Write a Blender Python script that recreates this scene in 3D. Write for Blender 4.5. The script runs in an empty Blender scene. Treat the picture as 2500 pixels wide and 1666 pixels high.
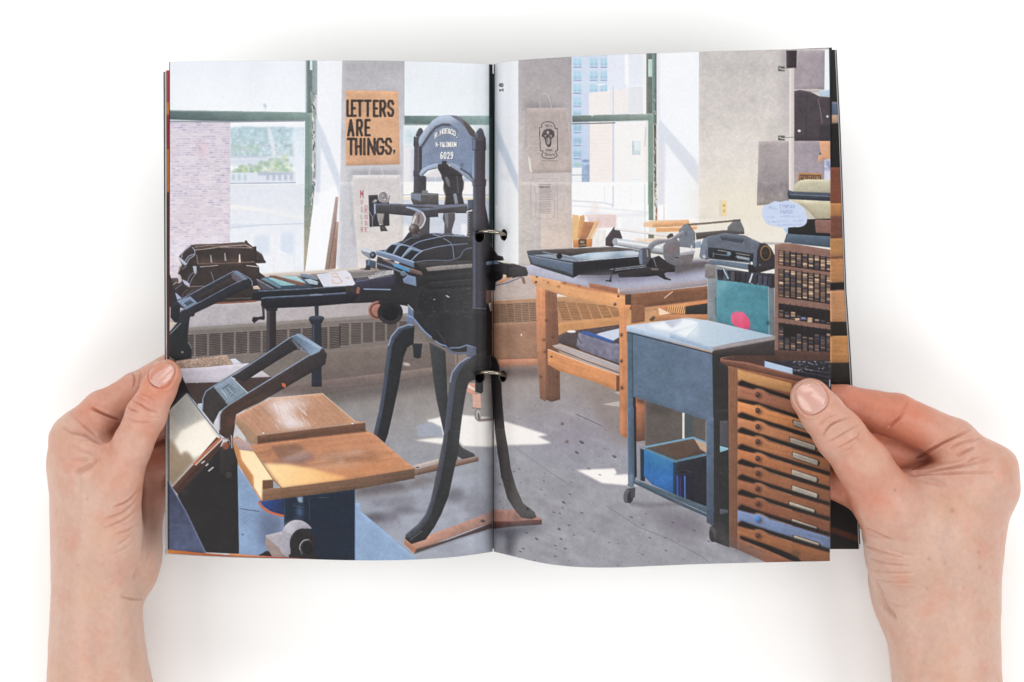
import bpy, bmesh, math, random
import numpy as np
from mathutils import Vector
from mathutils.bvhtree import BVHTree
SC = bpy.context.scene; COL = SC.collection
# ------------------------------------------------------------------ camera, world, lamps, exposure
U = 0.000175              # metres per unit; one unit is one photo pixel on the table top
DIST = 7000.0             # height of the lens above the table, in units
cam = bpy.data.cameras.new('camera'); cam.sensor_width = 36; cam.lens = 36*DIST/2500; cam.clip_end = 20; cam.clip_start = .01
camo = bpy.data.objects.new('camera', cam); COL.objects.link(camo); camo.location = (0, 0, DIST*U); SC.camera = camo
SC.view_settings.view_transform = 'Standard'; SC.view_settings.look = 'None'; SC.view_settings.exposure = 0; SC.view_settings.gamma = 1
SC.view_settings.use_curve_mapping = False
world = bpy.data.worlds.new('World'); SC.world = world; world.use_nodes = True
wn = world.node_tree; bg = wn.nodes['Background']      # a bright room round the table, darker straight above
wt = wn.nodes.new('ShaderNodeTexCoord'); wx = wn.nodes.new('ShaderNodeSeparateXYZ'); wr = wn.nodes.new('ShaderNodeValToRGB')
wr.color_ramp.elements[0].color = (1, 1, 1, 1); wr.color_ramp.elements[1].color = (.22, .22, .22, 1); wr.color_ramp.elements[0].position = .25; wr.color_ramp.elements[1].position = .85
wn.links.new(wt.outputs['Generated'], wx.inputs[0]); wn.links.new(wx.outputs['Z'], wr.inputs[0]); wn.links.new(wr.outputs[0], bg.inputs[0]); bg.inputs[1].default_value = .9
def area(name, loc, target, sx, sy, power, col=(1, 1, 1)):
    l = bpy.data.lights.new(name, 'AREA'); l.shape = 'RECTANGLE'; l.size = sx; l.size_y = sy; l.energy = power; l.color = col
    o = bpy.data.objects.new(name, l); COL.objects.link(o); o.location = loc
    o.rotation_euler = (Vector(target)-Vector(loc)).to_track_quat('-Z', 'Y').to_euler(); return o
area('softbox', (-1.1, -.2, 1.1), (0, 0, .03), 0.9, .9, 10.5, (1, .985, .96))
area('softbox', (1.1, -.15, 1.1), (0, 0, .03), 0.9, .9, 10.5, (1, .99, .97))
area('softbox', (0, -.8, 1.4), (0, 0, .03), 1.2, .5, 7, (1, 1, 1))
area('softbox', (0, 1.0, 1.0), (0, 0, .03), 1.4, .5, 9.5, (1, 1, 1))  # added fill lamp at the back, lightens the booklet's shadow on the table
SC.cycles.max_bounces = 6
def pt(px, py, z=0):
    f = (DIST-z)/DIST*U
    return ((px-1250)*f, -(py-833)*f, z*U)
def ptn(A):   # the same for an (n,3) array
    f = (DIST-A[:, 2])/DIST*U
    return np.stack([(A[:, 0]-1250)*f, -(A[:, 1]-833)*f, A[:, 2]*U], 1)
# ------------------------------------------------------------------ helpers
def tag(o, label=None, cat=None, group=None, kind=None):
    for k, v in (('label', label), ('category', cat), ('group', group), ('kind', kind)):
        if v: o[k] = v
    return o
def mat(name, col, rough=.5, spec=.5, metal=0):
    m = bpy.data.materials.new(name); m.use_nodes = True; b = m.node_tree.nodes['Principled BSDF']
    b.inputs['Base Color'].default_value = (*col, 1); b.inputs['Roughness'].default_value = rough
    b.inputs['Specular IOR Level'].default_value = spec; b.inputs['Metallic'].default_value = metal
    return m
def lin(c):
    c = np.asarray(c, np.float32)/255.; c = np.clip(c, 0, 1)
    return np.where(c < .04045, c/12.92, ((c+.055)/1.055)**2.4)
def mesh_np(name, V, F, m, parent=None, colors=None, smooth=True):
    """F: (n,4) array of quads"""
    me = bpy.data.meshes.new(name); F = np.ascontiguousarray(F, np.int32)
    me.vertices.add(len(V)); me.vertices.foreach_set('co', np.ascontiguousarray(V, np.float32).ravel())
    k = F.shape[1]; me.loops.add(F.size); me.loops.foreach_set('vertex_index', F.ravel())
    me.polygons.add(len(F)); me.polygons.foreach_set('loop_start', np.arange(0, F.size, k, dtype=np.int32))
    me.update(calc_edges=True)
    if colors is not None:
        a = me.color_attributes.new('print', 'FLOAT_COLOR', 'POINT')
        a.data.foreach_set('color', np.concatenate([colors, np.ones((len(colors), 1))], 1).astype(np.float32).ravel())
    if smooth: me.shade_smooth()
    me.materials.append(m); o = bpy.data.objects.new(name, me); COL.objects.link(o)
    if parent: o.parent = parent
    return o
# ------------------------------------------------------------------ the white table
mt = mat('white_table', (.94, .94, .935), .6, .2)
nt = mt.node_tree; tc = nt.nodes.new('ShaderNodeTexCoord'); nz = nt.nodes.new('ShaderNodeTexNoise'); nz.inputs['Scale'].default_value = 9
rp = nt.nodes.new('ShaderNodeValToRGB'); rp.color_ramp.elements[0].color = (.93, .93, .925, 1); rp.color_ramp.elements[1].color = (.955, .955, .95, 1)
nt.links.new(tc.outputs['Object'], nz.inputs['Vector']); nt.links.new(nz.outputs['Fac'], rp.inputs['Fac']); nt.links.new(rp.outputs['Color'], nt.nodes['Principled BSDF'].inputs['Base Color'])
tt = mesh_np('tabletop', np.array([(-2.5, -2.5, 0), (2.5, -2.5, 0), (2.5, 2.5, 0), (-2.5, 2.5, 0)]), np.array([(0, 1, 2, 3)]), mt, smooth=False); tag(tt, kind='structure')
# ---------------------------------------------------------------- the printed picture: a tiny polygon rasteriser
KS = 0.8; CX0, CY0, CX1, CY1 = 395, 100, 2115, 1400
CW, CH = int((CX1-CX0)*KS), int((CY1-CY0)*KS)
CAN = np.ones((CH, CW, 3), np.float32)*240.0
# frames of reference: (left, top, units per photo pixel)
TILES = dict(S=(0,0,1), A=(380,100,3.92), B=(860,200,3.92), C=(1200,100,3.92), D=(1640,100,3.92), E=(380,460,3.92),
  F=(820,460,3.92), G=(1250,460,3.92), H=(1640,460,3.92), I=(380,800,4.9), J=(380,1080,4.706), K=(560,920,3.92),
  L=(900,760,3.92), M=(900,1060,4.612), N=(1300,760,3.92), O=(1480,1000,3.92), Q=(1740,860,2.9025))
_rs = np.random.RandomState(7)
_LAT = _rs.rand(256,256).astype(np.float32)
def _lat(x, y):
    xi = np.floor(x).astype(int); yi = np.floor(y).astype(int); fx = x-xi; fy = y-yi
    fx = fx*fx*(3-2*fx); fy = fy*fy*(3-2*fy)
    a=_LAT[yi&255,xi&255]; b=_LAT[yi&255,(xi+1)&255]; c=_LAT[(yi+1)&255,xi&255]; d=_LAT[(yi+1)&255,(xi+1)&255]
    return (a*(1-fx)+b*fx)*(1-fy)+(c*(1-fx)+d*fx)*fy
def fnoise(x, y, oct=3):
    s=0; a=1; t=0
    for i in range(oct):
        s = s+a*_lat(x*2**i+17*i, y*2**i+31*i); t+=a; a*=.55
    return s/t-.5
def tp(t, pts):
    ox,oy,s = TILES[t]
    return [((ox+x/s-CX0)*KS, (oy+y/s-CY0)*KS) for x,y in pts]
def crom(pts, closed=True, n=6):
    m=len(pts); out=[]
    for i in range(m if closed else m-1):
        g=(lambda j: pts[j%m]) if closed else (lambda j: pts[min(max(j,0),m-1)])
        p0,p1,p2,p3=g(i-1),g(i),g(i+1),g(i+2)
        for k in range(n):
            u=k/n
            out.append(tuple(.5*((2*b)+(-a+c)*u+(2*a-5*b+4*c-d)*u*u+(-a+3*b-3*c+d)*u**3) for a,b,c,d in zip(p0,p1,p2,p3)))
    if not closed: out.append(pts[-1])
    return out
def _blur(m, r):
    if r <= 0: return m
    w=max(1,int(round((math.sqrt(4*r*r+1)-1)/2)))
    for _ in range(3):
        for ax in (0,1):
            p=[(0,0)]*m.ndim; p[ax]=(w+1,w); c=np.cumsum(np.pad(m,p),axis=ax,dtype=np.float64)
            n=m.shape[ax]; m=((np.take(c,range(2*w+1,2*w+1+n),ax)-np.take(c,range(0,n),ax))/(2*w+1)).astype(np.float32)
    return m
def _apply(x0,y0,m,col,a,g,t,n,w,bev=None):
    h,wd=m.shape; xa=max(x0,0); ya=max(y0,0); xb=min(x0+wd,CW); yb=min(y0+h,CH)
    if xa>=xb or ya>=yb: return
    m=m[ya-y0:yb-y0, xa-x0:xb-x0]
    Y,X=np.mgrid[ya:yb, xa:xb].astype(np.float32)
    c=np.zeros(m.shape+(3,),np.float32)+np.array(col,np.float32)
    if g:
        (p0,p1,c2)=g; (ax,ay),(bx,by)=tp(t,[p0,p1]); L=(bx-ax)**2+(by-ay)**2
        u=np.clip(((X-ax)*(bx-ax)+(Y-ay)*(by-ay))/L,0,1)[...,None]
        c=c*(1-u)+np.array(c2,np.float32)*u
    if n: c=c*(1+n[0]*2*fnoise(X/n[1],Y/n[1])[...,None])
    if w:  # grain: angle, strength, length, width
        ca,sa=math.cos(w[0]),math.sin(w[0]); u=(X*ca+Y*sa)/w[2]; v=(-X*sa+Y*ca)/w[3]
        c=c*(1+w[1]*2*fnoise(u,v,4)[...,None])
    if bev is not None:
        c=c*(1+bev[ya-y0:yb-y0, xa-x0:xb-x0][...,None])
        c=c*(1+.085*fnoise(X/34+col[0],Y/26+col[1]*3,3)[...,None]+.07*fnoise(X/4+col[2],Y/3.2,2)[...,None])
    mm=(m*a)[...,None]
    CAN[ya:yb,xa:xb]=CAN[ya:yb,xa:xb]*(1-mm)+c*mm
def poly(t, pts, col, a=1, g=None, b=0, n=None, w=None, sm=False, raw=False):
    if sm: pts=crom(pts)
    p=pts if raw else tp(t,pts); p=np.array(p); pad=int(b*KS*3)+2
    x0=int(math.floor(p[:,0].min()))-pad; x1=int(math.ceil(p[:,0].max()))+pad
    y0=int(math.floor(p[:,1].min()))-pad; y1=int(math.ceil(p[:,1].max()))+pad
    x0=max(x0,-40); y0=max(y0,-40); x1=min(x1,CW+40); y1=min(y1,CH+40)
    if x1<=x0 or y1<=y0: return
    SS=4; W=x1-x0; m=np.zeros((y1-y0,W+2),np.float32)
    q=np.roll(p,-1,0); xs_,ys_,xe,ye=p[:,0],p[:,1],q[:,0],q[:,1]
    for r in range(y0,y1):
        for s in range(SS):
            y=r+(s+.5)/SS
            hit=(ys_<=y)!=(ye<=y)
            if not hit.any(): continue
            xx=np.sort(xs_[hit]+(y-ys_[hit])*(xe[hit]-xs_[hit])/(ye[hit]-ys_[hit]))-x0
            for k in range(0,len(xx)-1,2):
                a0=min(max(xx[k],0),W); a1=min(max(xx[k+1],0),W)
                if a1<=a0: continue
                i0=int(a0); i1=int(a1)
                if i0==i1: m[r-y0,i0]+=a1-a0
                else:
                    m[r-y0,i0]+=i0+1-a0; m[r-y0,i1]+=a1-i1
                    if i1>i0+1: m[r-y0,i0+1:i1]+=1
    m=m[:,:W]/SS
    if b: m=_blur(m,b*KS)
    bev=None
    if not b and a>.6 and m.size>60 and max(col)<225:
        r=min(3.2,max(.8,.09*math.sqrt(float(m.sum())))); q=_blur(m,r); k=max(1,int(round(r*.8)))
        e=np.zeros_like(q); e[k:]-=q[:-k]; e[:-k]+=q[k:]; f=np.zeros_like(q); f[:,k:]-=q[:,:-k]; f[:,:-k]+=q[:,k:]
        bev=(e*.34+f*.12)*(.7 if sum(col)<330 else .4)
    _apply(x0,y0,np.clip(m,0,1),col,a,g,t,n,w,bev)
def line(t, pts, wd, col, a=1, b=0, sm=False, taper=None):
    if sm: pts=crom(pts,False)
    s=TILES[t][2]; p=tp(t,pts); r=wd/s*KS/2; soft=max(.7,b*KS*1.5)
    P_=np.array(p); pad=int(r+soft+3)
    x0=int(P_[:,0].min())-pad; x1=int(P_[:,0].max())+pad; y0=int(P_[:,1].min())-pad; y1=int(P_[:,1].max())+pad
    x0=max(x0,0); y0=max(y0,0); x1=min(x1,CW); y1=min(y1,CH)
    if x1<=x0 or y1<=y0: return
    Y,X=np.mgrid[y0:y1,x0:x1].astype(np.float32)+.5
    D=np.full(X.shape,1e9,np.float32)
    for (ax,ay),(bx,by) in zip(p[:-1],p[1:]):
        dx,dy=bx-ax,by-ay; L=dx*dx+dy*dy+1e-9
        u=np.clip(((X-ax)*dx+(Y-ay)*dy)/L,0,1)
        D=np.minimum(D,np.hypot(X-ax-u*dx,Y-ay-u*dy))
    if r<.5: a=a*max(r*2,.15); r=.5
    _apply(x0,y0,np.clip((r-D)/soft+.5,0,1),col,a,None,t,None,None)
def ell(t, c, rx, ry, col, rot=0, **k):
    pts=[]
    for i in range(28):
        q=i/28*2*math.pi; x,y=rx*math.cos(q),ry*math.sin(q)
        pts.append((c[0]+x*math.cos(rot)-y*math.sin(rot), c[1]+x*math.sin(rot)+y*math.cos(rot)))
    poly(t,pts,col,**k)
def box(t,x0,y0,x1,y1,col,**k): poly(t,[(x0,y0),(x1,y0),(x1,y1),(x0,y1)],col,**k)
# strokes of the letters on a 4 x 6 grid
GL={'A':[[(0,6),(2,0),(4,6)],[(.7,4),(3.3,4)]],'B':[[(0,0),(0,6),(3,6),(4,5),(4,4),(3,3),(0,3)],[(0,0),(3,0),(3.8,1),(3.8,2),(3,3)]],
'C':[[(4,1.3),(3,0),(1,0),(0,1.3),(0,4.7),(1,6),(3,6),(4,4.7)]],'D':[[(0,0),(0,6),(2.6,6),(4,4.6),(4,1.4),(2.6,0),(0,0)]],
'E':[[(4,0),(0,0),(0,6),(4,6)],[(0,3),(3.2,3)]],'F':[[(4,0),(0,0),(0,6)],[(0,3),(3,3)]],
'G':[[(4,1.3),(3,0),(1,0),(0,1.3),(0,4.7),(1,6),(3,6),(4,4.7),(4,3.3),(2.3,3.3)]],'H':[[(0,0),(0,6)],[(4,0),(4,6)],[(0,3),(4,3)]],
'I':[[(2,0),(2,6)]],'L':[[(0,0),(0,6),(4,6)]],'M':[[(0,6),(0,0),(2,4),(4,0),(4,6)]],'N':[[(0,6),(0,0),(4,6),(4,0)]],
'O':[[(1,0),(3,0),(4,1.3),(4,4.7),(3,6),(1,6),(0,4.7),(0,1.3),(1,0)]],'P':[[(0,6),(0,0),(3,0),(4,1),(4,2.2),(3,3.2),(0,3.2)]],
'R':[[(0,6),(0,0),(3,0),(4,1),(4,2.2),(3,3.2),(0,3.2)],[(2,3.2),(4,6)]],'S':[[(4,1.2),(3,0),(1,0),(0,1.1),(.3,2.4),(3.7,3.7),(4,4.8),(3,6),(1,6),(0,4.8)]],
'T':[[(0,0),(4,0)],[(2,0),(2,6)]],'U':[[(0,0),(0,4.7),(1,6),(3,6),(4,4.7),(4,0)]],'Y':[[(0,0),(2,3),(4,0)],[(2,3),(2,6)]],
'&':[[(4,6),(.8,1.6),(1.2,.2),(2.6,.2),(2.8,1.5),(.3,3.6),(.3,5.2),(1.4,6),(2.8,5.4),(4,3.4)]],'.':[[(1.8,5.7),(2.1,5.9)]],',':[[(2,5.4),(2.2,6),(1.6,7)]],
'-':[[(1,3.2),(3,3.2)]],'0':[[(1,0),(3,0),(4,1.3),(4,4.7),(3,6),(1,6),(0,4.7),(0,1.3),(1,0)]],'6':[[(3.6,.6),(2.6,0),(1,.6),(0,2.6),(0,4.7),(1,6),(3,6),(4,4.8),(3.6,3.4),(2.4,2.8),(.4,3.6)]],
'2':[[(0,1.4),(1,0),(3,0),(4,1.3),(3.6,2.8),(0,6),(4,6)]],'9':[[(.4,5.4),(1.4,6),(3,5.4),(4,3.4),(4,1.3),(3,0),(1,0),(0,1.2),(.4,2.6),(1.6,3.2),(3.6,2.4)]],
'1':[[(.8,1.2),(2.1,0),(2.1,6)],[(.8,6),(3.4,6)]],'8':[[(2,2.8),(.6,2),(.6,.8),(1.4,0),(2.6,0),(3.4,.8),(3.4,2),(2,2.8),(.2,3.8),(.2,5.2),(1.2,6),(2.8,6),(3.8,5.2),(3.8,3.8),(2,2.8)]],' ':[]}
def text(t,s,x,y,cw,h,wd,col,gap=1.3,fn=None,**k):
    """letters from (x,y) top-left, each cw wide and h high"""
    for i,ch in enumerate(s):
        for st in GL.get(ch,[]):
            pts=[(x+(i*(4*gap)+px)*cw/4, y+py*h/6) for px,py in st]
            if fn: pts=[fn(*p) for p in pts]
            line(t,pts,wd,col,**k)

def develop():
    """tone the finished picture the way a printed photograph looks: glow from the windows, grain, contrast"""
    global CAN
    lum=CAN.mean(2,keepdims=True); hi=CAN*np.clip((lum-205)/40,0,1)
    glow=np.stack([_blur(hi[...,i],14) for i in range(3)],-1)
    CAN=CAN+(glow*.10)*(1-CAN/255)
    soft=np.stack([_blur(CAN[...,i],1.6) for i in range(3)],-1); CAN=np.clip(CAN+(CAN-soft)*.28,0,255)
    Y,X=np.mgrid[0:CH,0:CW].astype(np.float32); rs=np.random.RandomState(3)
    g=rs.normal(0,1,(CH,CW)).astype(np.float32); g2=_blur(g,1.1)*3; dark=1-np.clip(CAN.mean(2)/255,0,1)
    t=.006*g+.022*g2*(.12+dark)+.10*fnoise(X/7,Y/6,4)*dark+.05*fnoise(X/60,Y/50,3)*(.3+dark)
    CAN=CAN*(1+t[...,None])
    CAN=CAN+(g2*1.6*dark)[...,None]
    c=np.clip(CAN/255,0,1); m=c.mean(2,keepdims=True)+1e-4; c=c*(m**.07)*(1-.34*(1-m)**3); m=c.mean(2,keepdims=True); c=m+(c-m)*1.04
    CAN=np.clip(c*255,0,255).astype(np.float32)
TILES.update(U=(880,260,6.03), V=(400,560,6.533), W=(1460,520,4.706))
R_=random.Random(5)
DK=(56,57,64); BLK=(44,44,50)
def draw_left():
    # wall and first window
    box('S',395,100,1206,1400,(205,203,208))
    box('A',60,120,1470,700,(234,238,247),g=((0,190),(0,690),(240,244,248)),n=(.015,60))
    ell('A',(1046,622),12,22,(170,185,205),rot=-.4,a=.8,b=1); line('A',[(1050,640),(1053,680)],4,(190,200,215))
    box('A',60,740,1440,1568,(243,245,250))
    # wooded hills, roofs, trees
    poly('A',[(715,830),(850,818),(1000,826),(1180,822),(1440,835),(1440,1110),(715,1110)],(190,212,222),n=(.12,7),b=1)
    poly('A',[(715,940),(1440,960),(1440,1120),(715,1120)],(196,213,222),n=(.2,6),b=4,a=.75)
    for i in range(60):
        x=R_.uniform(720,1430); y=R_.uniform(990,1100); box('A',x,y,x+R_.uniform(8,34),y+R_.uniform(6,16),R_.choice([(228,222,226),(205,214,228),(180,196,216),(235,236,240),(214,170,180)]),a=.75,b=1)
    for i in range(26):
        x=R_.uniform(740,1000); ell('A',(x,R_.uniform(1000,1090)),R_.uniform(10,26),R_.uniform(10,22),R_.choice([(178,205,196),(196,216,200)]),a=.6,b=2)
    box('A',715,1108,1440,1200,(226,232,242)); box('A',715,1104,1070,1120,(186,196,216),a=.8,b=1)
    for i in range(14):
        x=720+i*28; box('A',x,1140+R_.uniform(-8,8),x+14,1172,(196,206,222),a=.7,b=1)
    for i in range(150):
        x=R_.uniform(730,1320); t=(x-730)/590; y=R_.uniform(1235-150*t+R_.uniform(-10,10),1290-10*t)
        ell('A',(x,y),R_.uniform(12,32),R_.uniform(10,26),R_.choice([(166,192,176),(184,204,172),(200,214,178),(156,184,176),(212,222,196)]),a=.6,b=2,n=(.1,3))
    poly('A',[(1065,830),(1100,830),(1160,1100),(1120,1100)],(232,236,242),a=.75,b=2)
    poly('A',[(1310,880),(1330,880),(1430,1260),(1340,1280)],(236,240,246),a=.8,b=3)
    line('A',[(1155,950),(1155,1180)],3,(170,186,206),a=.7)
    box('A',1330,830,1440,1400,(232,238,247),a=.75,b=6)
    box('A',715,1262,1340,1368,(224,229,241))
    poly('A',[(980,1255),(1320,1262),(1320,1280),(980,1290)],(176,186,206),a=.8,b=1)
    for x in (735,790,845): box('A',x,1280,x+22,1338,(176,200,206),a=.8,b=1)
    for x in (1060,1118,1175,1230,1285): box('A',x,1280,x+26,1335,(176,184,204),a=.85,b=1)
    line('A',[(715,1366),(1340,1358)],7,(150,160,180)); line('A',[(715,1384),(1310,1378)],7,(214,204,190))
    poly('E',[(705,-30),(1420,-40),(1420,860),(705,860)],(228,231,240),g=((0,0),(0,600),(237,240,247)),n=(.02,8))
    for i in range(8): line('E',[(860+i*80,-40),(960+i*80,10)],5,(240,238,232),a=.7)
    for i in range(16): line('E',[(712,20+i*9+R_.uniform(-3,3)),(1415,20+i*13)],3,(214,219,231),a=.5)
    poly('E',[(715,160),(900,180),(1415,270),(1415,305),(1000,215),(715,195)],(246,244,240),b=3)
    for i in range(7): line('E',[(715,205+i*16),(1415,255+i*13)],4,(218,223,235),a=.6)
    line('E',[(715,382),(1000,352),(1415,338)],8,(186,198,216),a=.8,b=1)
    poly('E',[(715,345),(1000,340),(1000,365),(715,376)],(206,214,228),a=.6,b=2)
    poly('E',[(940,450),(1090,450),(1090,630),(940,640)],(219,227,240),b=4); poly('E',[(1190,430),(1330,420),(1330,630),(1190,630)],(216,225,240),b=4)
    for x in (905,1100,1160): poly('E',[(x,440),(x+35,440),(x+30,820),(x,820)],(241,241,245),a=.8,b=2)
    line('E',[(1185,605),(1245,630)],14,(246,246,250),b=1)
    for x in (1130,1330): line('E',[(x,630),(x,810)],3,(216,214,224),a=.8)
    # brick wall
    poly('S',[(395,296),(563,296),(561,700),(395,700)],(224,217,226),g=((395,296),(395,560),(228,219,226)),n=(.03,30))
    y=298
    while y<690:
        x=400+R_.uniform(-8,0)
        while x<562:
            wv=R_.uniform(9,15); d=R_.random()
            if d<.75: box('S',x+.8,y+.9,min(x+wv,562),y+4.4,(R_.choice([(172,166,200),(182,174,204),(196,178,200),(164,158,194),(190,180,206)])),a=.25+.45*R_.random()*(d<.45))
            x+=wv+.6
        y+=5.55
    ell('A',(455,1030),26,75,(214,164,176),a=.5,b=8,rot=-.3); ell('A',(160,1080),22,60,(216,170,180),a=.45,b=8)
    ell('E',(560,520),130,90,(236,230,242),a=.55,b=14); ell('E',(230,600),60,120,(240,236,244),a=.6,b=12)
    # window frame
    poly('A',[(60,663),(700,672),(1490,686),(1490,772),(720,772),(60,752)],(98,116,119),g=((130,0),(1400,0),(134,156,150)),n=(.05,30))
    line('A',[(60,668),(1450,690)],9,(152,166,170)); line('A',[(130,770),(720,775),(1440,765)],14,(150,156,166),b=1)
    box('A',1440,120,1500,690,(100,116,118),g=((1440,0),(1500,0),(128,142,140))); box('A',1436,120,1450,690,(176,188,190),b=1)
    box('A',1476,120,1500,280,(222,236,238)); box('A',1500,120,1548,520,(138,156,160),g=((1500,0),(1548,0),(176,186,190)))
    poly('A',[(1430,690),(1495,690),(1500,1568),(1425,1568)],(124,148,142),g=((1430,0),(1500,0),(150,168,162)))
    poly('E',[(1420,-40),(1520,-40),(1500,300),(1440,800),(1415,800)],(128,146,140),g=((0,100),(0,620),(176,164,140)),n=(.06,12))
    line('A',[(1428,770),(1422,1568)],8,(226,236,240)); line('E',[(1420,-40),(1415,800)],8,(224,234,240)); line('A',[(1462,700),(1462,1568)],3,(96,118,116),a=.7)
    line('A',[(1495,500),(1530,760),(1530,1300)],34,(150,162,158))
    for i in range(34):
        y=R_.uniform(480,1560); line('A',[(1505+R_.uniform(-10,22),y),(1515+R_.uniform(-12,18),y+R_.uniform(20,70))],R_.uniform(5,13),R_.choice([(240,240,238),(98,104,102),(84,88,88),(222,220,214)]),a=.8)
    for i in range(16):
        y=R_.uniform(0,430); line('E',[(1500-y*.05+R_.uniform(-12,12),y),(1496-y*.06,y+R_.uniform(20,60))],R_.uniform(4,10),R_.choice([(240,238,230),(150,140,120),(120,116,104)]),a=.8)
    # white reveal and its shadow
    poly('A',[(1548,120),(1790,120),(1786,700),(1766,1600),(1530,1600),(1545,900)],(240,242,248))
    poly('E',[(1530,-40),(1770,-40),(1762,790),(1430,800)],(241,243,249))
    poly('E',[(1430,800),(1530,60),(1770,-40),(1700,400),(1610,795)],(247,248,252))
    poly('A',[(1550,750),(1620,900),(1765,1300),(1765,1475),(1640,1160),(1580,1010),(1573,1450),(1532,1450),(1532,700)],(213,220,233),b=2)
    poly('A',[(1520,1470),(1560,1470),(1556,1568),(1520,1568)],(232,235,242),b=3)
    # grey pillar
    poly('A',[(1786,120),(2400,120),(2400,1400),(1766,1400)],(188,186,192),g=((0,250),(0,1300),(206,205,211)),n=(.02,20))
    poly('E',[(1768,-60),(2400,-60),(2400,800),(1742,790)],(203,203,210),n=(.02,30),g=((1750,0),(2300,0),(206,203,206)))
    line('E',[(1752,0),(1768,400),(1745,770)],14,(226,226,232),b=3,a=.7)
    poly('E',[(1722,80),(1748,85),(1695,780),(1618,785),(1650,560)],(176,154,148),g=((0,100),(0,780),(150,128,116)),w=(1.45,.1,40,3))
    poly('E',[(1722,320),(1752,322),(1722,770),(1658,780)],(186,150,136),g=((0,320),(0,780),(152,122,110)),w=(1.45,.1,40,3))
    line('E',[(1722,330),(1655,780)],7,(110,92,88)); line('E',[(1740,330),(1740,740)],10,(186,180,184),a=.6,b=3)
    ell('E',(1875,340),7,26,(168,168,176),b=3)
    # second window
    box('B',500,-300,1312,330,(232,237,244),g=((0,-40),(0,330),(236,242,248)))
    box('B',500,326,1312,416,(100,120,118),g=((500,0),(1312,0),(150,176,172)),n=(.05,8)); line('B',[(500,408),(1312,414)],8,(176,186,192))
    box('B',490,416,1312,1568,(240,242,246)); box('B',490,440,620,610,(206,222,230),b=8,n=(.05,8)); box('B',1170,430,1312,620,(210,226,230),b=8,n=(.06,6))
    box('B',490,625,580,960,(232,230,234)); line('B',[(490,622),(600,618)],4,(196,206,216)); box('B',1280,600,1312,960,(206,214,218),b=3)
    box('B',560,640,600,960,(214,216,232),b=3)
    poly('B',[(690,900),(800,838),(860,838),(860,960),(690,960)],(226,220,224),b=2); box('B',700,915,1150,955,(178,188,204),a=.8,b=1)
    line('B',[(797,900),(790,1010)],4,(236,236,240)); box('B',490,958,1312,1080,(247,246,246))
    line('B',[(490,1083),(1312,1083)],6,(176,178,188)); line('B',[(490,1113),(1312,1118)],18,(240,226,196)); box('B',490,1128,1312,1568,(212,217,229),n=(.02,6))
    for i in range(14): line('B',[(490,1260+i*9),(1150,1255+i*9)],3,(198,206,220),a=.7)
    box('B',490,1370,560,1568,(240,238,238),b=3); box('B',1040,1360,1100,1480,(238,238,242),b=2)
    line('B',[(880,1113),(960,1116)],20,(236,206,176),b=2,a=.8)
    # frame at the fold
    box('B',1310,-300,1362,1700,(66,78,82),g=((1310,0),(1362,0),(86,110,108))); line('B',[(1349,-300),(1352,1700)],8,(36,46,50)); line('B',[(1362,-300),(1364,1700)],5,(150,170,172))
    box('B',1312,-300,1340,345,(52,58,60))
    # LETTERS ARE THINGS poster
    poly('B',[(-66,80),(440,92),(455,788),(200,796),(-62,803)],(221,176,142),n=(.035,26),w=(.1,.03,30,4),g=((0,100),(0,800),(216,172,140)))
    line('B',[(-62,90),(120,85),(440,92)],5,(204,160,130),a=.6); line('B',[(-62,801),(200,796),(452,788)],6,(178,146,124),a=.6)
    ell('B',(405,125),12,14,(180,140,112),a=.5,b=3); ell('B',(430,765),16,14,(168,130,104),a=.6,b=4)
    ink=(70,62,62)
    def L_(s,x,y,cw,h,wd,g): text('B',s,x,y,cw,h,wd,ink,gap=g,a=.93)
    for s,x,y,cw,h in (('L',-45,182,30,144),('E',-2,182,33,144),('T',50,182,46,144),('T',122,182,52,144),('E',208,184,34,144),('R',270,184,44,144),('S',345,184,46,142),
                       ('A',-38,368,48,146),('R',48,368,44,144),('E',128,368,38,144),('T',-42,548,62,146),('H',38,548,44,146),('I',96,548,40,146),('N',154,548,60,146),('G',240,548,56,142),('S',322,546,48,142)):
        L_(s,x,y,cw,h,25,1.3)
    poly('B',[(388,650),(412,650),(412,672),(398,694),(390,690),(396,674)],ink)
    for i in range(60):
        x=R_.uniform(-40,400); y=R_.choice([R_.uniform(190,320),R_.uniform(560,690)]); line('B',[(x,y),(x+R_.uniform(-6,6),y+R_.uniform(8,34))],R_.uniform(2,5),(190,150,122),a=.55)
    for x,yy in ((90,200),(116,560),(360,200),(258,560),(340,600)): poly('B',[(x-8,yy+20),(x+8,yy),(x+10,yy+110),(x-2,yy+90)],(180,142,118),a=.45,b=3)
    # canvas bag with the rose print
    box('B',-20,852,455,900,(150,150,156),a=.75,b=6); line('B',[(180,800),(160,900)],5,(224,222,226)); line('B',[(145,805),(165,900)],3,(214,212,216)); line('B',[(270,800),(300,900)],5,(224,222,226))
    poly('B',[(5,895),(455,893),(470,1220),(492,1800),(60,1870),(40,1500),(20,1300)],(212,207,208),n=(.015,20),g=((0,900),(0,1700),(221,214,211)))
    line('B',[(5,897),(452,895)],6,(226,222,222)); line('B',[(-30,900),(0,1300),(20,1568)],16,(180,178,184),a=.6,b=5); line('B',[(452,900),(470,1220)],5,(228,225,226))
    red=(170,62,80)
    text('B','M',80,1040,24,70,8,red,a=.8)
    for ch,y,h,c in (('U',1132,38,red),('S',1204,42,(120,90,100)),('L',1272,40,(110,90,100)),('I',1330,34,(120,100,110)),('N',1395,42,(170,70,90))): text('B',ch,84,y,15,h,5,c,a=.6)
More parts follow.
